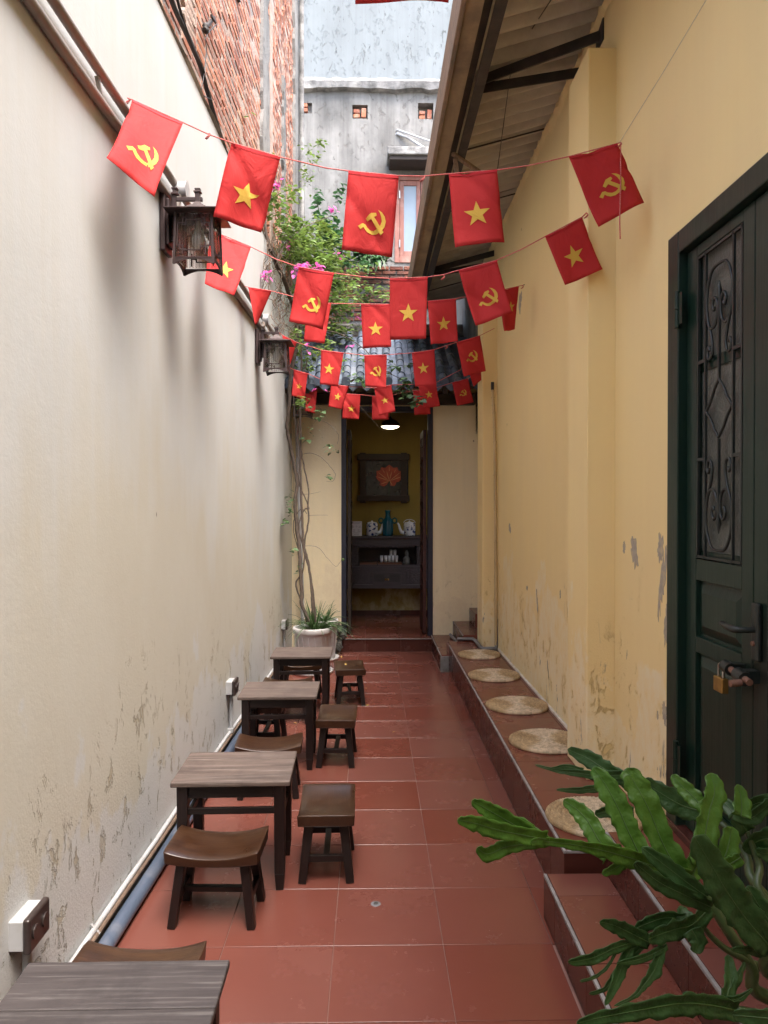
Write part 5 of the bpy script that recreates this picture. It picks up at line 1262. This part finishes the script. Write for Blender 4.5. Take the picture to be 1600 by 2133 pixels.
stem([(658,1296),(655,1255),(644,1190),(634,1137),(643,1087),(641,1053),(643,1019),(634,974),(629,946),(624,880),(630,800),(640,750)], .010, .006)
stem([(640,1296),(627,1250),(616,1216),(629,1194),(634,1150),(622,1100),(634,1062),(643,1060),(637,1040),(622,1000),(620,930),(614,870),(609,800)], .009, .005)
stem([(624,1150),(612,1110),(614,1080),(628,1060),(640,1070)], .005, .003)
stem([(629,946),(650,944),(672,955),(690,975),(699,990),(692,1003),(680,1002)], .003, .0015, 'twig', 'tendril')
stem([(650,870),(680,880),(700,897),(705,910),(703,925)], .0025, .0012, 'twig', 'tendril')
stem([(634,1137),(662,1140),(684,1165),(700,1180),(712,1165)], .0025, .0012, 'twig', 'tendril')
stem([(640,1074),(660,1073),(684,1073)], .002, .001, 'twig', 'tendril'); stem([(630,1030),(650,1028),(668,1024)], .002, .001, 'twig', 'tendril')
stem([(640,850),(660,845),(672,860),(655,880),(643,900)], .002, .001, 'twig', 'tendril')
stem([(748,845,7.5),(770,868,7.5),(790,890,7.5),(806,898,7.5),(812,890,7.5)], .002, .001, 'twig', 'tendril')
stem([(562,520,6.4),(552,470,6.4),(556,430,6.45),(571,395,6.6),(580,330,6.8)], .014, .004)
stem([(574,548,6.6),(600,500,7.0),(640,470,7.6),(690,450,8.2)], .010, .003)
stem([(604,620,7.2),(650,590,7.6),(700,580,8.0),(745,575,8.4)], .009, .003)
stem([(616,660),(670,640,7.7),(730,630,8.2)], .007, .003); stem([(626,700),(690,690,7.6),(750,720,7.6),(800,770,7.4),(850,800,7.4),(868,850,7.4)], .006, .002)
# a bird's nest of dry shoots against the cream wall
for k in range(80):
    x = rr.uniform(548,612); y = rr.uniform(470,700); Y = min(7.3, 1.02*F/(805-x)-.12)
    pl = [(x,y,Y)]; a = rr.uniform(.9,2.3)
    for i in range(5):
        a += rr.uniform(-.6,.6); x += math.cos(a)*rr.uniform(8,20)*rr.choice((1,-1)); y += abs(math.sin(a))*rr.uniform(8,22); pl.append((min(x,660),y,Y+rr.uniform(-.08,.05)))
    stem(pl, .0035, .0012, 'twig', 'dry_shoot', jit=.006)
def leaf_geo(mb, p, s, rr, droop=.5):
    a = rr.uniform(0,2*math.pi); d = Vector((math.cos(a), math.sin(a)*.8, rr.uniform(-1,.35)*droop)).normalized()
    sd_ = d.cross(Vector((rr.uniform(-.4,.4), rr.uniform(-.6,.2), 1))).normalized(); n_ = sd_.cross(d)
    w_ = s*.36
    pts = [p, p+d*s*.30+sd_*w_+n_*s*.06, p+d*s*.32, p+d*s*.30-sd_*w_+n_*s*.06, p+d*s*.68+sd_*w_*.72+n_*s*.03, p+d*s*.68-n_*s*.02, p+d*s*.68-sd_*w_*.72+n_*s*.03, p+d*s-n_*s*.10]
    mb.add(pts, [(0,1,2),(0,2,3),(1,4,5,2),(2,5,6,3),(4,7,5),(5,7,6)], True)
def clump(mb, cx, cy, rx, ry, Y, n_, s, spread=.25, seed=0):
    rr = random.Random(seed+int(cx*7+cy)); subs = [(rr.gauss(0,.5), rr.gauss(0,.5), rr.gauss(0,spread)) for _ in range(max(3,n_//22))]
    k = 0; tries = 0
    while k < n_ and tries < n_*4:
        tries += 1; sx, sy, sY = rr.choice(subs)
        x = cx+(sx+rr.gauss(0,.22))*rx; y = cy+(sy+rr.gauss(0,.22))*ry; yy = Y+sY+rr.gauss(0,.08)
        p = P(x, y, yy)
        if p.x < Xl(yy)+.03 and p.z < ZT+.1: continue
        if p.x < Xl(yy)+BX+.04: continue
        if yy > 11.5: continue
        rz_ = EZ+(yy-EY)*SL
        if yy > EY and p.z < rz_+.05: continue
        leaf_geo(mb, p, s*rr.uniform(.55,1.2), rr); k += 1
lv = MB(); rr = random.Random(3)
for args in ((640,530,62,42,8.4,575,.075),(600,500,42,45,7.2,273,.06),(590,430,36,55,6.9,204,.06),(560,400,20,60,6.6,54,.05),(655,480,50,30,8.6,273,.07),(690,580,60,34,8.8,356,.07),
             (720,610,60,28,9.2,273,.075),(690,650,52,26,8.8,246,.07),(640,600,40,40,7.8,177,.06),(710,690,50,22,8.6,136,.065),(640,760,30,45,7.6,150,.055),(690,760,38,30,7.5,81,.055),(655,330,28,28,8.0,68,.055),
             (640,380,22,46,8.2,54,.055),(545,330,45,12,6.6,29,.05),(518,240,7,34,6.3,21,.055),(525,265,6,28,6.3,16,.06),(745,745,60,18,7.9,68,.06),(632,835,20,26,7.6,54,.055),(618,700,24,40,7.4,81,.05),(780,620,40,20,9.5,68,.07),(655,520,60,45,8.2,300,.07),(620,560,40,45,7.4,180,.06),(690,610,55,40,8.6,260,.07),(660,690,40,40,7.8,150,.06),(600,460,34,40,7.0,110,.055)): clump(lv, *args, seed=1)
tag(lv.build('foliage', M['leaf'], VN, fix=False), kind='stuff')
lv = MB()
for args in ((770,790,40,18,7.35,50,.075),(838,800,30,22,7.35,55,.075),(866,838,20,24,7.35,26,.085),(833,758,26,10,7.4,14,.08),(602,1060,8,45,7.3,36,.05),(596,1090,7,14,7.3,14,.05),(686,938,22,8,7.5,12,.06),(678,992,10,8,7.5,10,.06),(610,1150,8,12,7.3,8,.06),(637,917,5,6,7.5,4,.07),(622,1180,6,20,7.3,8,.045),(650,880,20,30,7.5,8,.04),(712,1165,3,3,7.5,2,.05),(650,855,22,10,7.5,20,.06)): clump(lv, *args, spread=.06, seed=2)
tag(lv.build('trailing_leaves', M['leaf_blue'], VN, fix=False), kind='stuff')
for i, (x, y, Y, n_, s) in enumerate(((624,562,4.9,26,.045),(632,553,4.9,18,.045),(665,556,5.2,12,.04),(575,388,6.5,14,.045),(576,378,6.5,8,.04),(693,437,9.0,8,.06),(704,531,8.8,10,.055),(606,503,7.0,12,.05),(556,574,6.2,8,.05),(750,660,9,6,.06),(645,720,7.3,5,.05),(664,812,7.3,4,.045),(735,722,7.6,4,.05))):
    b = MB()
    for k in range(n_):
        c = P(x+rr.gauss(0,5), y+rr.gauss(0,5), Y+rr.gauss(0,.03)); leaf_geo(b, c, s*rr.uniform(.7,1.2), rr, 1.2)
    tag(b.build('flower_cluster', M['bract'], VN, fix=False), kind='stuff')
# shrub and fern tuft rooted on the low brick wall
sh = thing('wall_shrub', 'dense dark green shrub growing on the rear cement wall beside the flags', 'shrub', P(690,560,11.4))
b = MB()
for args in ((690,500,36,46,11.2,420,.11),(665,465,26,46,11.2,200,.10),(720,520,30,30,11.2,200,.11),(655,420,14,30,11.3,50,.09)): clump(b, *args, spread=.2, seed=4)
tag(b.build('foliage', M['leaf_dark'], sh, fix=False), kind='stuff')
MB().tube([P(690,575,11.5),P(688,530,11.35),P(672,470,11.3),P(660,420,11.35)], [.03,.022,.012,.005], 7).build('stem', M['bark'], sh)
fn_ = thing('wall_fern', 'hanging fern tuft under the middle flag on the far brick wall', 'fern', P(770,540,11.4)); b = MB(); rr = random.Random(12)
for k in range(70):
    c = P(rr.uniform(735,808), rr.uniform(534,550), 11.45); a = rr.uniform(-math.pi,0); l = rr.uniform(.18,.42); d = Vector((math.cos(a)*.8, -abs(math.sin(a))*.7, 0)); sd_ = Vector((-d.y,d.x,0)).normalized()
    vs_ = []
    for i in range(6):
        u = i/5; p = c+d*l*u+Vector((0,0,.25*l*u*2-l*1.1*u*u)); ww = .028*math.sin(math.pi*min(1,u*.85+.12)); vs_ += [p-sd_*ww, p+sd_*ww]
    b.add(vs_, [(i*2,i*2+1,i*2+3,i*2+2) for i in range(5)], True)
tag(b.build('fronds', M['leaf_dark'], fn_, fix=False), kind='stuff')
clump(b2 := MB(), 765, 540, 40, 8, 11.4, 60, .10, .08, 9); tag(b2.build('leaves', M['leaf_dark'], fn_, fix=False), kind='stuff')

# ================================================================== PHILODENDRON IN THE FOREGROUND
ROOT = Vector((1.0,1.28,.66))
PH = thing('philodendron', 'large philodendron with deeply lobed glossy leaves in the lower right foreground', 'plant', (1.0,1.28,LAND))
c9 = lambda x, y: (900+x/2.2857, 1540+y/2.2857)
def lobe(mb, rib, pts, ws, Ya, Yb, fold=.25, wave=1., seed=0, curl=0.):
    """one lobe of a leaf: axis points and widths (measured), running from distance Ya to Yb"""
    rr = random.Random(seed); n_ = len(pts)-1
    ax = sm_path([P(*c9(*p), Ya+(Yb-Ya)*i/n_) for i, p in enumerate(pts)], 6)
    wl = []
    for i in range(n_):
        for j in range(6): wl.append(ws[i]+(ws[i+1]-ws[i])*(j/6))
    wl.append(ws[-1]); m = len(ax); ph = rr.uniform(0,6)
    vs_ = []; NN = 6
    view = Vector((0,-1,0))
    for i, p in enumerate(ax):
        t = (ax[min(i+1,m-1)]-ax[max(i-1,0)]).normalized(); s = t.cross(view).normalized()
        Yp = p.y; w_ = wl[i]*.97/2.2857*Yp/F/2
        if i == m-1: w_ *= .25
        for k in range(NN+1):
            u = -1+2*k/NN; e = abs(u)
            ww = w_*(1+((.09*math.sin(i*1.9+ph+(3 if u > 0 else 0))+rr.uniform(-.07,.07))*wave if e > .99 else 0))
            lift = fold*w_*e*e+wave*(.14*w_*math.sin(i*1.25+ph+u*1.5))*e*e-curl*w_*(u+.2)**2*(i/m)
            vs_.append(p+s*ww*u+view*lift)
    fs = [(i*(NN+1)+k, i*(NN+1)+k+1, (i+1)*(NN+1)+k+1, (i+1)*(NN+1)+k) for i in range(m-1) for k in range(NN)]
    mb.add(vs_, fs, True)
    wm = sum(ws)/len(ws)*Ya/F/2.2857
    rib.tube([p+view*.0012 for p in ax], [max(.0004,.0012*min(1,wm/.03)*(1-.8*i/m)) for i in range(m)], 5, False)
def ph_leaf(lobes, m='philo', fold=.25):
    mb = MB(); rb = MB()
    for i, L in enumerate(lobes):
        pts, ws, Ya, Yb = L[:4]; lobe(mb, rb, pts, ws, Ya, Yb, fold if len(L) < 5 else L[4], 1., int(pts[0][0])+i)
    o = mb.build('leaf', M[m], PH, solid=.0012, fix=False); rb.build('midrib', M['rib'], o, fix=False); return o
ph_leaf([([(1232,655),(1080,612),(960,570),(820,530),(700,506),(560,486),(470,488)], [70,105,100,72,52,42,40], 1.25, 1.13),
 ([(1180,645),(1100,500),(1035,340),(975,225),(922,140)], [150,124,128,128,70], 1.25, 1.30), ([(1000,575),(935,440),(882,320),(822,210),(766,134)], [130,110,116,108,36], 1.23, 1.28),
 ([(850,545),(790,475),(745,395),(692,335),(626,290)], [112,100,96,86,34], 1.20, 1.25), ([(540,475),(430,455),(310,430),(210,400),(122,382)], [90,84,88,82,34], 1.14, 1.10),
 ([(490,465),(400,412),(310,360),(245,322),(190,292)], [80,90,95,76,28], 1.15, 1.14), ([(560,490),(450,497),(350,512),(265,545),(216,515)], [40,60,78,78,30], 1.15, 1.12),
 ([(560,482),(490,445),(425,398),(345,368)], [30,56,58,22], 1.17, 1.2), ([(930,570),(872,612),(810,640)], [66,62,24], 1.22, 1.20), ([(900,560),(880,530),(900,505)], [60,50,20], 1.22, 1.24)])
ph_leaf([([(1235,660),(1262,600),(1300,560)], [50,140,130], 1.25, 1.26), ([(1290,600),(1300,455),(1322,335),(1345,245),(1325,160)], [140,124,124,112,50], 1.25, 1.31), ([(1300,340),(1245,275),(1190,222),(1140,170)], [50,86,76,28], 1.29, 1.33),
 ([(1380,600),(1410,505),(1425,415)], [80,116,64], 1.26, 1.28), ([(1470,365),(1472,290),(1455,215)], [100,86,30], 1.3, 1.32), ([(1470,560),(1420,590),(1360,600)], [60,80,60], 1.25, 1.25)])
ph_leaf([([(1620,1000),(1500,862),(1400,720),(1325,590),(1248,462)], [110,165,175,150,86], 1.12, 1.10), ([(1330,800),(1205,742),(1085,682),(995,612),(970,584)], [64,86,82,58,24], 1.16, 1.12), ([(1640,920),(1560,800),(1500,700)], [130,110,50], 1.12, 1.13),
 ([(1310,750),(1225,690),(1110,600),(1000,515)], [50,84,90,36], 1.15, 1.16)], 'philo_dark')
ph_leaf([([(1290,345),(1185,312),(1082,252),(1000,195)], [96,118,104,50], 1.50, 1.55), ([(920,190),(822,142),(742,90),(646,48)], [64,90,84,30], 1.52, 1.60), ([(900,170),(790,172),(690,160),(600,150),(490,122)], [50,44,36,22,8], 1.52, 1.58), ([(720,150),(640,130),(560,142)], [26,26,10], 1.55, 1.57),
 ([(880,240),(800,232),(700,242),(592,240)], [40,44,34,10], 1.5, 1.55), ([(960,345),(862,340),(776,356)], [50,70,36], 1.48, 1.5), ([(1000,190),(930,195),(880,180)], [60,80,50], 1.54, 1.53)], 'philo_dark')
ph_leaf([([(1640,320),(1560,300),(1480,340)], [90,90,60], 1.42, 1.45), ([(1640,470),(1560,480),(1488,535)], [120,116,62], 1.38, 1.4), ([(1440,350),(1520,372),(1620,290)], [70,76,66], 1.38, 1.36), ([(1440,360),(1390,300),(1340,278)], [66,60,26], 1.42, 1.46), ([(1640,540),(1590,545),(1540,530)], [60,70,30], 1.38, 1.38), ([(1500,440),(1440,360)], [90,80], 1.40, 1.40)], 'philo_dark')
ph_leaf([([(1320,800),(1240,880),(1150,905),(1065,935),(1028,950)], [72,112,104,84,36], 1.2, 1.17), ([(1235,905),(1262,960),(1250,1016)], [90,92,40], 1.18, 1.17), ([(1230,880),(1200,830),(1188,792)], [70,80,34], 1.2, 1.22), ([(1210,855),(1105,850),(1012,880),(966,902)], [56,74,70,28], 1.21, 1.2),
 ([(1040,970),(945,922),(870,886),(800,868)], [72,84,74,28], 1.18, 1.15), ([(1000,955),(880,988),(762,1040),(648,1060)], [34,56,68,24], 1.18, 1.14)], 'philo_dark')
ph_leaf([([(890,985),(835,1082),(772,1132),(705,1152)], [14,16,18,12], 1.17, 1.15), ([(960,970),(912,1062),(872,1162),(825,1266)], [44,66,54,16], 1.18, 1.15), ([(1000,985),(890,1095),(825,1185),(748,1212)], [30,44,26,14], 1.19, 1.17), ([(1095,980),(1062,1090),(1012,1162),(962,1222),(868,1270)], [38,74,44,26,10], 1.18, 1.14), ([(1120,985),(1000,1042),(880,1066)], [34,48,16], 1.18, 1.16)], 'philo_dark')
ph_leaf([([(1640,1020),(1530,1002),(1425,1000)], [70,56,22], 1.14, 1.12), ([(1400,1235),(1422,1135),(1408,1026)], [74,76,34], 1.1, 1.13), ([(1400,1250),(1450,1150),(1490,1060)], [40,44,20], 1.1, 1.13), ([(1385,1245),(1460,1232),(1525,1188)], [44,42,12], 1.1, 1.1)], 'philo_dark')
ph_leaf([([(1450,1290),(1310,1262),(1180,1256),(1000,1285),(820,1318),(690,1350)], [110,118,124,100,76,40], 1.05, 1.0), ([(1240,1260),(1200,1205)], [66,44], 1.06, 1.06), ([(1640,1330),(1540,1320),(1430,1310)], [110,100,60], 1.0, 1.02)], 'philo_dark')
def stalk(pl, r0, r1):
    pts = sm_path([P(*c9(x,y), Y) for x, y, Y in pl]+[ROOT]); MB().tube(pts, [r0+(r1-r0)*i/(len(pts)-1) for i in range(len(pts))], 9).build('stalk', M['petiole'], PH)
stalk([(1232,650,1.255),(1330,790,1.24),(1425,935,1.23),(1520,1085,1.24),(1610,1235,1.25)], .007, .013)
stalk([(1290,890,1.20),(1330,940,1.21),(1400,1000,1.22),(1490,1045,1.23),(1610,1105,1.25)], .004, .008)
stalk([(1290,345,1.50),(1400,420,1.46),(1500,560,1.42),(1600,760,1.36)], .006, .010)
stalk([(1500,440,1.40),(1560,600,1.38),(1620,800,1.34)], .005, .010)
stalk([(1620,1000,1.12),(1650,1150,1.16)], .007, .011); stalk([(1400,1245,1.10),(1500,1300,1.14)], .005, .009); stalk([(1450,1290,1.05),(1560,1330,1.12)], .006, .010)
MB().tube([(1.0,1.28,.56),(1.0,1.28,.66),(.99,1.27,.72)], [.05,.045,.03], 12).build('trunk', M['bark'], PH)
pt = thing('plant_pot', 'terracotta pot of the philodendron, just below the lower right frame edge', 'flower pot', (1.0,1.28,LAND))
MB().lathe([(0,.001),(.085,.001),(.115,.21),(.128,.21),(.130,.255),(.115,.255),(.108,.22)], (1.05,1.28,LAND), 32).build('body', M['tile_riser'], pt)
MB().lathe([(0,.235),(.110,.232)], (1.05,1.28,LAND), 24).build('soil', M['soil'], pt)
